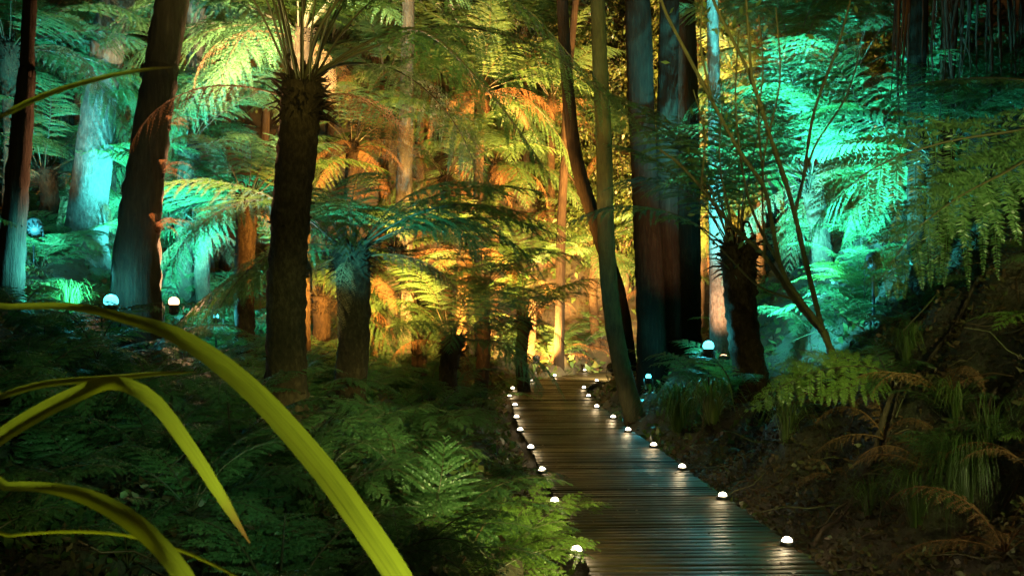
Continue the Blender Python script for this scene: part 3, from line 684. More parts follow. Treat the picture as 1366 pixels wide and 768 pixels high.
# ------------------------------------------------------------------ low ferns
LOW = [  # px, py (foot), L, n, lib, label
 (585, 690, .62, 9, GF, 'broad dim green fern standing alone left of the boardwalk'),
 (705, 745, .55, 8, GY_, 'bright yellow green fern spilling over the left edge of the boardwalk'),
 (760, 705, .34, 6, GY_, 'small lit fern between the two nearest lights on the left edge'),
 (660, 770, .5, 9, GY_, 'fern at the bottom edge below the bright boardwalk fern'),
 (540, 775, .6, 9, GF, 'dark fern at the bottom edge right of the long flax leaf'),
 (440, 760, .55, 9, GF, 'dark fern at the bottom edge left of the long flax leaf'),
 (640, 700, .45, 8, GF, 'half lit fern between the broad dim fern and the boardwalk fern'),
 (110, 615, .55, 9, GF, 'teal touched fern behind the drooping flax tip at left'),
 (30, 640, .5, 8, GF, 'dark fern at the left edge under the flax leaves'),
 (255, 690, .5, 9, GF, 'dark fern between the two arching flax leaves'),
 (330, 640, .5, 8, GF, 'dark fern just right of the drooping flax tip'),
 (30, 740, .4, 8, GF, 'fern at the lower left corner'),
 (170, 760, .4, 8, GF, 'dark fern at the bottom left under the twisted flax leaf'),
 (340, 770, .45, 8, GF, 'small fern at the bottom edge in the left shadows'),
 (420, 660, .55, 9, GF, 'dark fern below the stout tree fern, behind the long flax leaf'),
 (500, 620, .55, 9, GF, 'fern in shadow up left of the broad dim fern'),
 (395, 515, .75, 10, GF, 'green fern at the foot of the stout tree fern'),
 (470, 540, .7, 10, GF, 'green fern right of the stout tree fern foot'),
 (545, 510, .8, 10, GF, 'large green fern in the hollow left of the far lights'),
 (615, 500, .8, 10, GF, 'olive fern in the hollow nearest the far bend lights'),
 (640, 545, .7, 10, GF, 'dark fern leaning toward the far lights of the left row'),
 (570, 580, .65, 9, GF, 'shaded fern behind the broad dim fern'),
 (330, 560, .6, 9, GF, 'teal flecked fern on the slope below the warm floodlight'),
 (230, 560, .55, 9, GF, 'dark fern on the slope below the left teal floodlight'),
 (120, 520, .5, 8, GF, 'fern on the slope above the flax leaves at left'),
 (60, 460, .55, 8, GF, 'small fern on the teal speckled slope at far left'),
 (600, 450, .9, 10, GF, 'dim fern below the orange bank left of the far bend'),
 (690, 465, .9, 10, GF, 'fern mound at the end of the boardwalk, left part'),
 (745, 462, .9, 10, GF, 'fern mound at the end of the boardwalk, middle part'),
 (800, 458, .8, 10, GF, 'fern mound at the end of the boardwalk, right part'),
 (650, 400, 1.0, 9, GD, 'brown dead fern on the orange lit back bank'),
 (720, 420, 1.0, 9, GD, 'brown dead fern low on the back bank beside the pole like trunk'),
 (560, 420, .9, 9, GD, 'brown dead fern between the slim amber tree fern and the back bank'),
 (250, 372, .5, 8, GD, 'orange lit dry fern curling beside the leaning brown trunk'),
 (115, 330, .5, 8, GD, 'orange dry fern on the slope at left under the pale trunk'),
 (210, 260, .5, 7, GY_, 'small teal fern behind the leaning brown trunk'),
 (490, 430, .5, 5, GY_, 'curled bright frond fern left of the slim amber trunk'),
 (1180, 590, .5, 7, GD, 'brown fern on the earth bank below the forked shrub'),
 (1340, 740, .5, 8, GD, 'dry brown fern at the lower right edge'),
 (1110, 640, .3, 6, GD, 'small withered fern on the earth bank'),
 (1240, 640, .45, 7, GD, 'straw coloured fern on the right earth bank beside the grass tuft'),
 (1190, 520, .6, 8, GF, 'dark fern under the forked shrub on the right bank'),
 (1260, 540, .5, 7, GD, 'brown hanging fern in the middle of the earth bank'),
 (1060, 560, .4, 7, GF, 'small dark fern at the foot of the right bank'),
 (960, 555, .5, 8, GF, 'dark fern behind the grass clump below the right teal floodlight'),
 (1080, 440, .7, 9, GF, 'teal lit fern right of the thick trunked tree fern'),
 (1150, 430, .7, 9, GF, 'teal lit fern on the slope behind the forked shrub'),
 (1110, 330, .9, 9, GF, 'bright teal fern high on the right slope'),
 (1180, 330, .9, 9, GF, 'teal fern on the right slope beside the dim hanging fronds'),
 (1050, 300, .9, 9, GY_, 'white teal fern below the bright tree fern on the right bank'),
]
for px, py, L_, n, lib, lab in LOW:
    p = ground(px, py, 2.5); d = p[1]
    sc_ = L_ * (1.45 if d < 12 else 1.6)
    ground_fern(p, sc_, lab, n, lib=lib)
def zone(n, xr, yr, Lr, libs, label, seed, nf=9, side=None, dmin=1.5):
    rg = random.Random(seed); made = 0; t = 0
    while made < n and t < 4000:
        t += 1
        x, y = rg.uniform(*xr), rg.uniform(*yr); d = float(pathdist(np.array([x]), np.array([y]))[0])
        if abs(d) < dmin or (side and d * side < 0) or abs(x) > .56 * y + .6: continue
        sd = rg.random(); made += 1
        e = empty('fern', (x, y, gz(x, y) - .02), label, 'fern', label)
        L_ = rg.uniform(*Lr); lib = rg.choice(libs)
        mb = MB() if False else None
        put('crown', FERNCROWN, e, scale=max(.5, L_))
        for k in range(nf): put('frond', rg.choice(lib), e, (0, 0, .03), (rg.uniform(-.25, .25), rg.uniform(-.18, .18), k * 2.39996 + rg.uniform(-.3, .3)), L_ * rg.uniform(.75, 1.15))
mb = MB(); lathe(mb, [(.0, .05), (.02, .045), (.03, .02), (.035, -.03), (0, -.06)], seg=9); FERNCROWN = mb.build('crown', M['fernbark'], True)
zone(52, (-6, .2), (3.6, 13), (.8, 1.25), [GF], 'dim green fern in the dark mass of ferns left of the boardwalk', 1, nf=7, side=-1, dmin=1.35)
zone(30, (-5, -.3), (13, 18.5), (.9, 1.35), [GF], 'dim fern in the shaded hollow left of the far end of the boardwalk', 6, side=-1, dmin=1.7)
zone(44, (-6, 7), (21, 31), (1.0, 1.7), [GF, GD, GF], 'amber lit fern in the thick growth on the back bank', 2, dmin=1.6)
zone(34, (-11, -3.5), (11, 21), (.8, 1.3), [GF], 'teal lit fern in the thick growth on the left slope', 3, side=-1)
zone(34, (2.6, 10), (11.5, 20), (.8, 1.4), [GF, GF, GY_], 'teal lit fern in the thick growth on the right slope', 4, side=1)
zone(46, (2.2, 6), (4.6, 10.5), (.32, .62), [GF, GY_, GF, GD], 'small dim fern rooted in the dark earth bank on the right', 5, nf=6, side=1)
bY = P(640, 790, 6.1); bY[2] = gz(bY[0], bY[1])
e = empty('fern', bY, 'bright yellow green fern fanning over the left edge of the boardwalk beside the nearest light', 'fern')
for tip, m1, w, sd in (((738, 632, 6.9), (690, 690, 6.5), .17, 41), ((775, 655, 6.7), (715, 700, 6.4), .17, 42), ((800, 722, 6.4), (725, 735, 6.2), .16, 43), ((690, 660, 6.7), (660, 710, 6.4), .15, 44), ((640, 690, 6.3), (630, 730, 6.2), .15, 45), ((760, 770, 6.0), (705, 760, 6.0), .15, 46)):
    b0 = np.array([640, 790, 6.1]); m0 = (b0 * .6 + np.array(m1) * .4)
    hero_frond(e, bY, [P(*b0), P(*m0), P(*m1), P(*((np.array(m1) + np.array(tip)) / 2 + [4, -6, 0])), P(*tip)], w * 1.15, 17, 20, .12, ym, seed=sd, droop=.15, r0=.006, up=(0, -.55, .83))
bB = P(572, 745, 6.3); bB[2] = gz(bB[0], bB[1])
e = empty('fern', bB, 'broad upright triangular fern frond lit green left of the boardwalk', 'fern')
hero_frond(e, bB, [P(572, 745, 6.3), P(578, 690, 6.2), P(588, 640, 6.2), P(594, 584, 6.35)], .40, 17, 18, .28, fm, seed=51, droop=.12, r0=.008, up=(0, -.8, .6), taper=1.2)
hero_frond(e, bB, [P(572, 745, 6.3), P(540, 715, 6.1), P(500, 705, 5.9), P(470, 722, 5.8)], .25, 17, 15, .2, fm, seed=52, droop=.12, r0=.008, up=(0, -.5, .8))
hero_frond(e, bB, [P(572, 745, 6.3), P(600, 715, 6.1), P(635, 705, 6.0), P(662, 722, 5.9)], .25, 17, 15, .2, fm, seed=53, droop=.12, r0=.008, up=(0, -.5, .8))
for px, py, Y, sz, lab in ((430, 660, 6.6, .9, 'large dark fern spreading below the stout tree fern behind the long flax leaf'), (270, 650, 6.0, .8, 'large fern with flat spread fronds between the drooping flax tip and the long leaf'), (120, 610, 6.4, .9, 'large teal touched fern spreading behind the crossed flax leaves'), (470, 770, 4.9, .7, 'large dark fern at the bottom edge just right of the long flax leaf'), (400, 530, 8.0, .9, 'large green fern spreading at the foot of the stout tree fern'), (560, 530, 9.6, 1.0, 'large olive fern spreading in the hollow left of the far lights')):
    b0 = P(px, py + 45 * 6 / Y, Y); b0[2] = gz(b0[0], b0[1]); rgh = random.Random(seedof(lab))
    e = empty('fern', b0, lab, 'fern')
    for k in range(8):
        a = -1.9 + 3.8 * (k + rgh.uniform(.25, .75)) / 8; d = np.array([math.sin(a), -.15 - .5 * math.cos(a), 0]); L_ = sz * rgh.uniform(.85, 1.1)
        pts = [b0, b0 + d * L_ * .25 + [0, 0, L_ * .38], b0 + d * L_ * .62 + [0, 0, L_ * .52], b0 + d * L_ + [0, 0, L_ * .34]]
        hero_frond(e, b0, pts, L_ * .24, 17, 22, .14, fm, seed=int(px + k), droop=.15, r0=.007, up=(0, -.45, .9), plf=.46, jt=.5)
# the bright fern frond low on the right
bF = P(1185, 515, 7.4); bF[2] = gz(bF[0], bF[1])
e = empty('fern', bF, 'bright green fern with two long fronds reaching left from the right bank', 'fern', 'ferns growing low on the forest floor')
for pts, sd, w in (([(1190, 500, 7.4), (1150, 488, 7.3), (1090, 495, 7.2), (1035, 520, 7.1), (997, 548, 7.05)], 31, .26), ([(1190, 505, 7.4), (1160, 510, 7.2), (1120, 520, 7.1), (1085, 535, 7.0)], 32, .2), ([(1190, 500, 7.4), (1140, 480, 7.6), (1080, 478, 7.8), (1030, 490, 7.9)], 33, .24)):
    hero_frond(e, bF, [P(*p) for p in pts], w, 13, 24, .1, ym, seed=sd, droop=.25, r0=.006, up=(0, -.7, .7))

for px, py, L_, lab in ((226, 168, .32, 'dry ragged fern clinging to the leaning brown trunk, upper one'), (217, 232, .34, 'dry ragged fern clinging to the leaning brown trunk, middle one'), (208, 305, .42, 'dry ragged fern clinging to the leaning brown trunk, lowest one')):
    ground_fern(P(px, py, 9.75), L_, lab, 7, 'dry ferns clinging to the leaning trunk', lib=GD, az=(-1.6, .9))

# ------------------------------------------------------------------ grasses and flax
def blade(mb, pts, widths, n=36, fold=.25, tw=None, up=(0, 0, 1)):
    full = spline(np.hstack([np.asarray(pts, float), np.asarray(widths, float)[:, None]]), n); c = full[:, :3]; w = np.maximum(full[:, 3], .0004)
    T, S, U = frames(c, up)
    if tw is not None:
        a = np.interp(np.linspace(0, 1, n), np.linspace(0, 1, len(tw)), np.radians(tw))[:, None]
        S, U = S * np.cos(a) + U * np.sin(a), U * np.cos(a) - S * np.sin(a)
    cols = []
    for k in (-1, -.5, 0, .5, 1): cols.append(c + S * (w * .5 * k)[:, None] + U * (w * fold * abs(k) * .5)[:, None])
    v = np.stack(cols, 1).reshape(-1, 3); i = np.arange(n - 1)[:, None] * 5; j = np.arange(4)[None]
    mb.add(v, np.stack([i + j, i + j + 1, i + 6 + j, i + 5 + j], -1).reshape(-1, 4))

fx = np.array([-1.45, 1.75, gz(-1.45, 1.75)])
e = empty('flax_plant', fx, 'large flax plant whose long strap leaves arch in from the left edge', 'flax')
def flax(pp, widths, fold=.22, tw=None, extra=None, up=(0, 0, 1)):
    pts = [P(*p) for p in pp]; widths = [w_ * .88 for w_ in widths]
    if extra is not False: 
        pts = [fx + np.array([random.Random(len(pp)).uniform(-.05, .05), .05, .0]), (fx + pts[0]) / 2 + np.array([-.12, 0, .15])] + pts; widths = [widths[0] * .8, widths[0]] + list(widths)
        if tw: tw = [tw[0], tw[0]] + tw
    mb = MB(); blade(mb, pts, widths, 60, fold, tw, up)
    me = mb.build('leaf', M['flax'], True, fx)
    at_ = me.attributes.new('across', 'FLOAT_VECTOR', 'POINT'); n_ = len(me.vertices)
    cc_ = np.zeros((n_, 3)); cc_[:, 0] = np.tile([-1, -.5, 0, .5, 1], n_ // 5); cc_[:, 1] = np.repeat(np.linspace(0, 1, n_ // 5), 5); cc_[:, 2] = len(pp) + widths[-1] * 50
    at_.data.foreach_set('vector', cc_.ravel())
    put('leaf', me, e)
V = (0, -1, .35)
flax([(-60, 415, 1.95), (0, 410, 1.9), (90, 409, 1.85), (160, 423, 1.75), (240, 450, 1.65), (330, 515, 1.55), (420, 612, 1.45), (480, 692, 1.38), (545, 790, 1.32), (590, 880, 1.28)], [.014, .014, .017, .022, .032, .038, .040, .040, .038, .03], tw=[8, 8, 8, 8, 5, 5, 5, 0, 0, 0], up=V)
flax([(-40, 620, 1.6), (0, 585, 1.6), (60, 548, 1.58), (120, 520, 1.55), (160, 512, 1.5), (205, 535, 1.47), (255, 600, 1.43), (300, 670, 1.4), (333, 724, 1.38)], [.03, .038, .038, .034, .026, .026, .022, .016, .002], tw=[0, 0, 5, 10, 25, 15, 10, 10, 10], up=V)
flax([(-40, 545, 1.75), (0, 530, 1.75), (60, 513, 1.75), (150, 505, 1.73), (210, 499, 1.72), (262, 496, 1.7)], [.018, .022, .022, .018, .012, .002], tw=[30] * 6, up=V)
flax([(-40, 655, 1.55), (0, 649, 1.52), (60, 650, 1.48), (120, 664, 1.42), (175, 694, 1.36), (220, 735, 1.3), (255, 785, 1.26), (280, 860, 1.22)], [.016, .016, .018, .026, .030, .028, .028, .02], tw=[5, 5, 5, 5, 5, 5, 0, 0], up=V)
flax([(-40, 722, 1.5), (0, 716, 1.5), (80, 710, 1.48), (150, 712, 1.46), (200, 722, 1.44), (260, 742, 1.42), (330, 776, 1.4)], [.012, .012, .012, .011, .009, .009, .007], tw=[60] * 7, up=V)
flax([(-40, 178, 1.7), (0, 157, 1.68), (60, 128, 1.64), (130, 106, 1.6), (190, 94, 1.58), (230, 90, 1.56)], [.018, .018, .016, .012, .008, .002], tw=[5] * 6, up=V)
flax([(-40, 470, 2.2), (-60, 600, 1.9), (-120, 700, 1.5)], [.03, .03, .02])

def tuft(p, n, hgt, spread, label, mat='grass', name='grass_tuft', wid=.008, group=None, cat='grass', droop=.7, away=None):
    rg = np.random.default_rng(seedof(label)); mb = MB(); p = np.asarray(p, float)
    for _ in range(n):
        a = rg.uniform(0, 6.283); out = spread * rg.uniform(.3, 1.1); h = hgt * rg.uniform(.6, 1.1)
        d = np.array([math.cos(a), math.sin(a), 0])
        if away is not None: d = unit(d * .8 + np.asarray(away))
        b0 = d * rg.uniform(0, .06) * hgt * 2
        blade(mb, [b0 + [0, 0, -.03], b0 + d * out * .25 + [0, 0, h * .7], b0 + d * out * .7 + [0, 0, h], b0 + d * out * 1.1 + [0, 0, h * (1 - droop * rg.uniform(.4, 1))]], [wid, wid, wid * .8, .0005], 12, .3)
    return tag(put(name, mb.build(name, M[mat], True), None, p), label, cat, group)
tuft(ground(905, 575), 230, .55, .55, 'dense clump of strappy grass at the right edge of the boardwalk', wid=.014, droop=.9)
tuft(ground(950, 565), 120, .5, .5, 'darker strappy grass clump behind the lit clump right of the boardwalk', wid=.013, droop=.9)
tuft(ground(1290, 690), 240, .42, .4, 'fine green grass tuft hanging down the right earth bank', wid=.004, droop=1.5, away=(-.8, -.3, 0))
tuft(ground(1320, 620), 60, .4, .3, 'sparse pale grass tuft high on the right earth bank', wid=.004, droop=.9)
tuft(ground(1160, 690), 60, .25, .25, 'thin grass tuft low on the earth bank near the last right light', wid=.004, droop=1.0)
tuft(ground(330, 520), 60, .35, .4, 'thin grass tuft on the slope right of the floodlights', wid=.006, droop=.9)
tuft(ground(90, 430), 70, .4, .4, 'teal lit strappy tuft on the slope left of the floodlights', wid=.009, droop=.9)

first = None; rgt = random.Random(4)
for k in range(26):
    x, y = rgt.uniform(2.3, 5.2), rgt.uniform(4.8, 10.5)
    if float(pathdist(np.array([x]), np.array([y]))[0]) < 1.15: continue
    if first is None:
        first = tuft((x, y, gz(x, y)), 70, .32, .28, 'small drooping grass tuft among others on the right earth bank', wid=.007, droop=.7, group='grass tufts on the earth bank', away=(-.6, -.2, 0))
    else:
        o = first.copy(); COL.objects.link(o); o.location = (x, y, gz(x, y)); o.rotation_euler = (0, 0, rgt.uniform(-.9, .9)); o.scale = (rgt.uniform(.6, 1.3),) * 3

for pts, r_, lab in (([(1150, 620, 7.2), (1220, 600, 7.4), (1310, 575, 7.7), (1400, 560, 8.0)], .022, 'fallen brown branch lying across the middle of the earth bank'),
                     ([(1085, 690, 6.9), (1150, 662, 7.0), (1210, 650, 7.3)], .016, 'short broken branch lying low on the earth bank'),
                     ([(1330, 560, 6.6), (1290, 590, 6.4), (1220, 612, 6.3)], .014, 'thin bent dead branch on the upper earth bank')):
    pp = spline([P(*q) for q in pts], 30); pp[:, 2] = H(pp[:, 0], pp[:, 1]) + .06 + .03 * np.sin(np.arange(30) * .7); mbx = MB()
    tube(mbx, pp, np.linspace(r_, r_ * .4, 30) * (1 + .1 * np.sin(np.arange(30) * 2.3)), 7)
    for k in (8, 14, 21): tube(mbx, spline([pp[k], pp[k] + [.05, -.06, .08], pp[k] + [.16, -.1, .12]], 6), np.linspace(r_ * .4, .002, 6), 5)
    o0 = pp[0].copy(); tag(put('fallen_branch', mbx.build('fallen_branch', M['bark'], True, o0), None, o0), lab, 'branch', 'fallen branches')

# ------------------------------------------------------------------ leaf litter and small ground cover
rg = np.random.default_rng(21)
def scatter(n, xr, yr, size, up, mind=.82, power=1.0):
    x = rg.uniform(*xr, n); y = yr[0] + (yr[1] - yr[0]) * rg.uniform(0, 1, n) ** power
    k = (np.abs(x - .0) < y * .62 + 2.5); x, y = x[k], y[k]
    k = np.abs(pathdist(x, y)) > mind; x, y = x[k], y[k]
    z = H(x, y); n = len(x)
    base = np.stack([x, y, z + rg.uniform(.0, .05, n)], 1)
    d = unit(rg.normal(size=(n, 3)) * [1, 1, .35] + [0, 0, up]); nor = unit(rg.normal(size=(n, 3)) * .5 + [0, -.2, 1]); s = unit(np.cross(d, nor)); ln = size * rg.uniform(.5, 1.5, n)[:, None]
    w = ln * rg.uniform(.18, .38, (n, 1))
    up2 = np.array([0, 0, 1]) * ln * rg.normal(0, .12, (n, 1))
    return np.stack([base, base + d * ln * .5 - s * w + up2, base + d * ln, base + d * ln * .5 + s * w + up2], 1).reshape(-1, 3)
mb = MB()
for a in ((46000, (1.9, 6.5), (3.5, 11), .04, .35), (26000, (-5, -.2), (2.2, 8), .05, .3), (30000, (-7, 7), (2.5, 12), .055, .1), (26000, (-12, 12), (10, 22), .08, .1), (22000, (-16, 16), (20, 42), .14, .1)):
    v = scatter(*a); mb.add(v, np.arange(len(v)).reshape(-1, 4))
v = scatter(1600, (-1, 3), (5, 24), .045, .0, 0.0); v = v[np.repeat(np.abs(pathdist(v[::4, 0], v[::4, 1])) < .6, 4)]; v[:, 2] = rg.uniform(.004, .012, len(v)); mb.add(v, np.arange(len(v)).reshape(-1, 4))
for k in range(900):
    x = rg.uniform(1.9, 7) if k < 600 else rg.uniform(-7, 0); y = rg.uniform(3.5, 13)
    if abs(float(pathdist(np.array([x]), np.array([y]))[0])) < 1.0: continue
    d = unit(rg.normal(size=3) * [1, 1, .5] + [-.5 if x > 1 else .2, 0, -.3 if x > 1 else 0]); ln = rg.uniform(.1, .6); b0 = np.array([x, y, gz(x, y) + .04])
    pt = np.array([b0 + d * ln * t + rg.normal(0, .02, 3) for t in (0, .33, .66, 1)]); pt[:, 2] = np.maximum(pt[:, 2], H(pt[:, 0], pt[:, 1]) + .01)
    tube(mb, pt, [.006, .006, .005, .003], 4, 0, False)
tag(put('leaf_litter', mb.build('leaf_litter', M['litter'])), 'brown fallen leaves scattered over the forest floor', 'leaf litter', kind='stuff')
mb = MB()
for a in ((30000, (-6, 0), (2.2, 9), .06, .7), (26000, (-7, 7), (2.5, 12), .06, .6), (26000, (-12, 12), (10, 22), .10, .6), (20000, (-16, 16), (20, 42), .2, .6)):
    v = scatter(*a); k = v[::4]; keep = (np.sin(k[:, 0] * 2.3 + 1) * np.sin(k[:, 1] * 1.9) + rg.normal(0, .5, len(k)) > (.0)) & (pathdist(k[:, 0], k[:, 1]) * (k[:, 1] < 11) < .9)
    v = v[np.repeat(keep, 4)]; mb.add(v, np.arange(len(v)).reshape(-1, 4))
tag(put('ground_cover', mb.build('ground_cover', M['leaf'])), 'small creeping green plants covering the slopes', 'ground cover', kind='stuff')

# ------------------------------------------------------------------ lamps
def spot(name, loc, aim, power, col, size=120, blend=.8, radius=.06):
    l = bpy.data.lights.new(name, 'SPOT'); l.energy = power; l.color = col; l.spot_size = R(size); l.spot_blend = blend; l.shadow_soft_size = radius
    o = bpy.data.objects.new(name, l); COL.objects.link(o)
    return o, Vector(aim)
mbh = MB(); lathe(mbh, [(0, -.16), (.05, -.155), (.062, -.12), (.066, -.05), (.085, -.03), (.09, .0), (.09, .025), (.08, .025), (.078, .0)], seg=20)
for a in range(10):
    th = a / 10 * 6.283; c0 = np.array([math.cos(th), math.sin(th), 0]); t0 = np.array([-math.sin(th), math.cos(th), 0]) * .004
    mbh.add([c0 * .06 - t0 + [0, 0, -.14], c0 * .085 - t0 + [0, 0, -.13], c0 * .085 - t0 + [0, 0, -.04], c0 * .06 - t0 + [0, 0, -.05],
             c0 * .06 + t0 + [0, 0, -.14], c0 * .085 + t0 + [0, 0, -.13], c0 * .085 + t0 + [0, 0, -.04], c0 * .06 + t0 + [0, 0, -.05]], [[0, 1, 2, 3], [4, 7, 6, 5], [0, 4, 5, 1], [1, 5, 6, 2], [2, 6, 7, 3]])
HOUS = mbh.build('housing', M['housing'], False)
LENSM = {}; GLOBE = {}
for k_ in LENS:
    mbl = MB(); lathe(mbl, [(.078, .006), (.074, .03), (.058, .052), (.03, .066), (.0, .07)], seg=20); LENSM[k_] = mbl.build('lens', LENS[k_], True)
    mbl = MB(); lathe(mbl, [(.05, .004), (.072, .02), (.088, .05), (.09, .075), (.08, .11), (.055, .138), (.025, .15), (0, .153)], seg=24); GLOBE[k_] = mbl.build('lens', LENS[k_], True)
mbs = MB(); tube(mbs, [(0, 0, -.55), (0, 0, -.2)], [.006, .012], 6); box(mbs, (-.1, -.012, -.2), (-.094, .012, .0)); box(mbs, (.094, -.012, -.2), (.1, .012, .0)); box(mbs, (-.0935, -.012, -.206), (.0935, .012, -.2))
STAKE = mbs.build('stake', M['housing'], False)
def floodlight(loc, aim, kind, col, power, label, size=130, scale=1.0, globe=False, radius=.06, pole=0):
    loc = np.asarray(loc, float); aim = np.asarray(aim, float); d = unit(aim - loc)
    e = empty('floodlight', loc - [0, 0, .3], label, 'floodlight', 'floodlights staked among the ferns')
    q = Vector(d).to_track_quat('Z', 'Y').to_euler()
    if globe: q = (0, 0, 0)
    if pole:
        mbp = MB(); tube(mbp, [(0, 0, -pole), (0, 0, -.21)], .02, 8); put('pole', mbp.build('pole', M['housing'], True), e, (0, 0, .3))
    put('stake', STAKE, e, (0, 0, .3), (0, 0, math.atan2(d[0], -d[1])), (1, 1, 1))
    put('housing', HOUS, e, (0, 0, .3), q, scale); put('lens', GLOBE[kind] if globe else LENSM[kind], e, (0, 0, .3), q, scale)
    l = bpy.data.lights.new('lamp', 'SPOT'); l.energy = power; l.color = col; l.spot_size = R(size); l.spot_blend = .9; l.shadow_soft_size = radius
    o = bpy.data.objects.new('lamp', l); COL.objects.link(o); o.parent = e
    o.location = Vector(np.array([0, 0, .3]) + (np.array([0, 0, .17]) + d * .06 if globe else d * .1) * scale); o.rotation_euler = Vector(d).to_track_quat('-Z', 'Y').to_euler()
    if globe:
        l2 = bpy.data.lights.new('glow', 'POINT'); l2.energy = globe; l2.color = col; l2.shadow_soft_size = .05
        o2 = bpy.data.objects.new('glow', l2); COL.objects.link(o2); o2.parent = e; o2.location = (0, 0, .3 + .24 * scale)
    return e
def lift(p, h=.35): p = np.array(p, float); p[2] = max(p[2], gz(p[0], p[1]) + h); return p
def at(px, Y, h=.35): p = gp(px, Y); p[2] += h; return p

# lamps that show their glass
floodlight(P(148, 409, 9.3), P(-60, 300, 10.8), 'teal', TEAL, 2800, 'teal floodlight at the foot of the leaning brown trunk', 76, .75, globe=8)
floodlight(P(232, 408, 10.3), P(222, 200, 9.95), 'peach', PEACH, 2200, 'warm peach floodlight just right of the left teal floodlight', 140, .6, globe=30)
floodlight(P(288, 425, 13.0), P(300, 300, 15), 'teal', TEAL, 1600, 'small teal floodlight on the slope right of the warm one', 130, .4, globe=60)
floodlight(P(945, 467, 12.0), P(1120, 340, 13.5), 'teal', TEAL, 2600, 'bright teal floodlight left of the thick trunked tree fern', 100, .75, globe=20)
floodlight(P(865, 505, 15.8), P(935, 400, 16.5), 'teal', TEAL, 60, 'small teal floodlight at the foot of the close trunk pair', 100, .5, globe=12)
# lamps hidden among the plants, known by the light they throw
floodlight(at(1002, 12.7, .9), P(1078, 180, 15.5), 'teal', TEAL, 30000, 'teal floodlight hidden behind the thick trunked tree fern', 74, pole=1.2)
floodlight(at(1165, 12.2, .8), P(1130, 60, 16.0), 'teal', TEAL, 3500, 'teal floodlight hidden behind the dim hanging fronds at right', 100, pole=1.1)
floodlight(at(965, 15.0, .3), P(960, 250, 16.5), 'peach', PEACH, 700, 'peach floodlight hidden below the pinkish white trunk', 90)
floodlight(at(397, 9.0, 2.35), P(385, -10, 12), 'pale', PALE, 26000, 'pale floodlight on a pole hidden behind the stout tree fern', 66, pole=2.6)
floodlight(at(402, 8.85, 1.5), P(500, 285, 10.3), 'teal', TEAL, 450, 'teal floodlight on a pole hidden behind the stout tree fern', 75, pole=1.8)
floodlight(at(462, 11.2, .8), P(560, 80, 20), 'amber', AMBER, 7000, 'amber floodlight hidden behind the spreading tree fern', 90, pole=1.1)
floodlight(at(600, 18.5, .4), P(620, 90, 24), 'amber', AMBER, 13000, 'amber floodlight hidden in the ferns before the orange bank', 130)
floodlight(at(715, 24.0, .4), P(720, 130, 31), 'amber', (1, .50, .12), 15000, 'amber floodlight hidden at the foot of the back bank', 150)
floodlight(at(874, 19.6, 2.6), P(830, 30, 30), 'amber', (1, .47, .10), 38000, 'amber floodlight on a pole hidden behind the close trunk pair', 110, pole=2.9)
floodlight(at(872, 20.8, 3.0), P(700, 20, 27), 'amber', (1, .50, .12), 12000, 'amber floodlight high on a pole hidden behind the thick straight trunk', 90, pole=3.3)
floodlight(at(815, 21.0, .4), P(790, 330, 27), 'pale', PALE, 5000, 'pale floodlight hidden right of the boardwalk bend', 120)
floodlight(at(45, 11.6, .5), P(20, 200, 13), 'amber', AMBER, 500, 'amber floodlight hidden in the ferns at the far left', 60)
floodlight(at(205, 13.5, .5), P(270, 60, 18), 'teal', TEAL, 6000, 'teal floodlight hidden on the slope behind the leaning brown trunk', 120)
floodlight(at(19, 10.5, .4), P(135, 110, 14), 'teal', TEAL, 2600, 'teal floodlight hidden low before the pale trunk', 70)

LIME = (.66, 1.0, .34)  # below: unseen fill lights added before the frame to brighten near plants and canopy
floodlight((.25, .35, .55), (-.5, 1.5, 1.45), 'pale', (.9, 1.0, .3), 400, 'pale fill light added before the frame aimed up at the flax leaves', 84)
floodlight((2.5, .2, 2.9), (-1.2, 7.5, .3), 'pale', LIME, 170, 'lime fill light added before the frame aimed across the boardwalk', 56)
floodlight((1.9, 1.2, 2.4), (-.5, 6.3, .6), 'pale', LIME, 700, 'lime fill light added before the frame trained on the upright fern', 18)
floodlight((2.2, .9, 2.7), (-1.5, 9.0, .9), 'pale', LIME, 1200, 'lime fill light added before the frame trained on the hollow', 20)
floodlight((1.9, 1.4, 1.5), (2.75, 5.6, 2.25), 'pale', (.8, 1, .22), 420, 'lime fill light added before the frame trained on the hanging fronds at right', 32)
floodlight((2.3, 1.2, 2.2), (2.45, 7.2, 1.05), 'pale', (.85, 1, .25), 700, 'lime fill light added before the frame trained on the bright right hand fern', 13)
floodlight((1.6, .5, 2.2), (-2.1, 5.6, .8), 'pale', (.3, 1, .5), 500, 'green fill light added before the frame trained on the left ferns', 20)
floodlight((3.3, 1.4, 3.2), (2.9, 7.4, 1.4), 'pale', (.95, 1, .36), 520, 'lime fill light added before the frame on the right', 62)
floodlight((.2, -1.0, 2.6), (.3, 8, 5.8), 'pale', (1, .90, .22), 6500, 'yellow fill light added before the frame aimed up at the hanging fronds', 48)
floodlight((2.6, 2.2, .9), (.05, 6.4, .25), 'pale', (1, .95, .3), 2600, 'lime fill light added before the frame low on the right', 24)

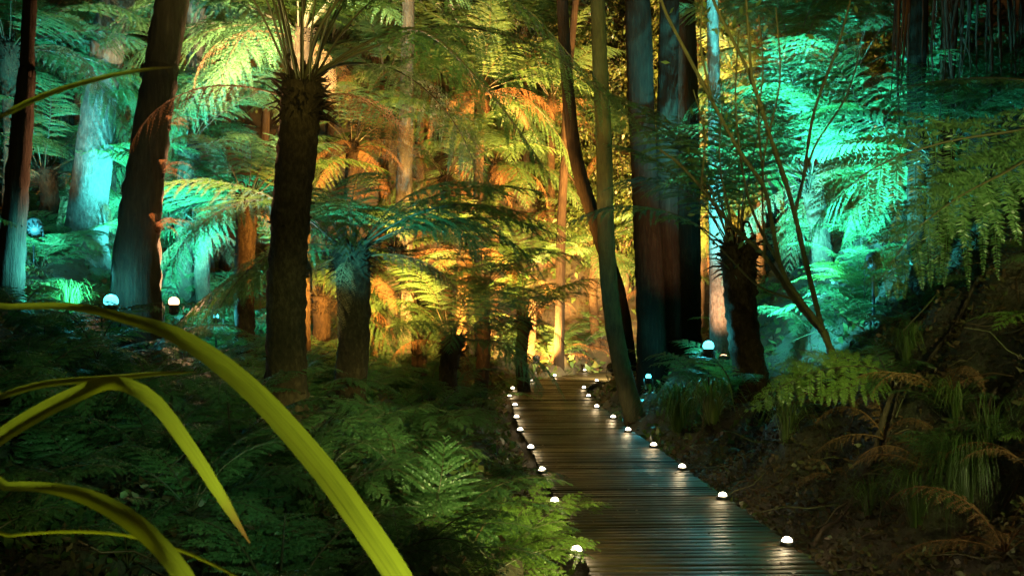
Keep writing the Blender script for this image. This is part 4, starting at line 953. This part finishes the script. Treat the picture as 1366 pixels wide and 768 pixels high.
# boardwalk lights
mbb = MB(); lathe(mbb, [(.052, -.004), (.054, .016), (.046, .024), (.036, .026), (.034, .02)], seg=20); BASE = mbb.build('bezel', M['housing'], True)
mbl = MB(); lathe(mbl, [(.035, .02), (.033, .036), (.024, .048), (.012, .054), (0, .055)], seg=16); DOME = mbl.build('lens', LENS['warm'], True)
def path_light(x, y, label, power=1.5):
    e = empty('path_light', (x, y, .004), label, 'path light', 'small lights along the boardwalk edges')
    put('bezel', BASE, e); put('lens', DOME, e)
    l = bpy.data.lights.new('lamp', 'POINT'); l.energy = power; l.color = WARM; l.shadow_soft_size = .03
    o = bpy.data.objects.new('lamp', l); COL.objects.link(o); o.parent = e; o.location = (0, 0, .10)
def onpath(px, py): Y = F * (CAMZ - .04) / (py - HORIZON); return (px - 683) / F * Y, Y
ORD = ['nearest', 'second', 'third', 'fourth', 'fifth', 'sixth', 'seventh', 'eighth', 'ninth', 'tenth', 'eleventh', 'twelfth']
for k, (px, py) in enumerate([(769, 731), (740, 666), (723, 625), (708, 595), (694, 572), (689, 555), (687, 539), (680, 527), (684, 517), (709, 507), (740, 500), (780, 493)]):
    path_light(*onpath(px, py), f'white path light, {ORD[k]} of the row on the left edge of the boardwalk')
for k, (px, py) in enumerate([(1050, 719), (964, 659), (910, 621), (872, 592), (838, 572), (818, 555), (796, 541), (785, 527), (779, 516), (796, 507)]):
    path_light(*onpath(px, py), f'white path light, {ORD[k]} of the row on the right edge of the boardwalk')
# the rows carry on behind the camera's view
for k, (s_, y) in enumerate([(-1, 5.1), (1, 5.3), (-1, 3.6), (1, 3.7), (-1, 2.0), (1, 2.1), (-1, .4), (1, .5), (-1, -1.2), (1, -1.1)]):
    x = float(np.interp(y, CL[:, 1], CL[:, 0])) + s_ * .71
    path_light(x, y, f'white path light before the frame, {ORD[k // 2]} pair, {"left" if s_ < 0 else "right"} edge')

# ------------------------------------------------------------------ fronds growing right across a lamp are cut away
bpy.context.view_layer.update()
for _ in range(4):
    dg = bpy.context.evaluated_depsgraph_get(); doomed = {}
    for l in [o for o in sc.objects if o.type == 'LIGHT' and o.data.type == 'SPOT']:
        m_ = l.matrix_world; o_ = m_.translation.copy(); q_ = m_.to_quaternion(); rg_ = random.Random(3)
        if o_.y < 4: continue
        for k in range(120):
            a = math.sqrt(rg_.random()) * l.data.spot_size * .5 * .75; b_ = rg_.uniform(0, 6.283)
            d_ = q_ @ Vector((math.sin(a) * math.cos(b_), math.sin(a) * math.sin(b_), -math.cos(a)))
            r_ = sc.ray_cast(dg, o_ + d_ * .02, d_, distance=.75)
            if r_[0] and r_[4].name.split('.')[0] in ('frond', 'dead_frond'): doomed[r_[4].name] = r_[4]
    if not doomed: break
    for o in doomed.values(): bpy.data.objects.remove(o, do_unlink=True)
    bpy.context.view_layer.update()
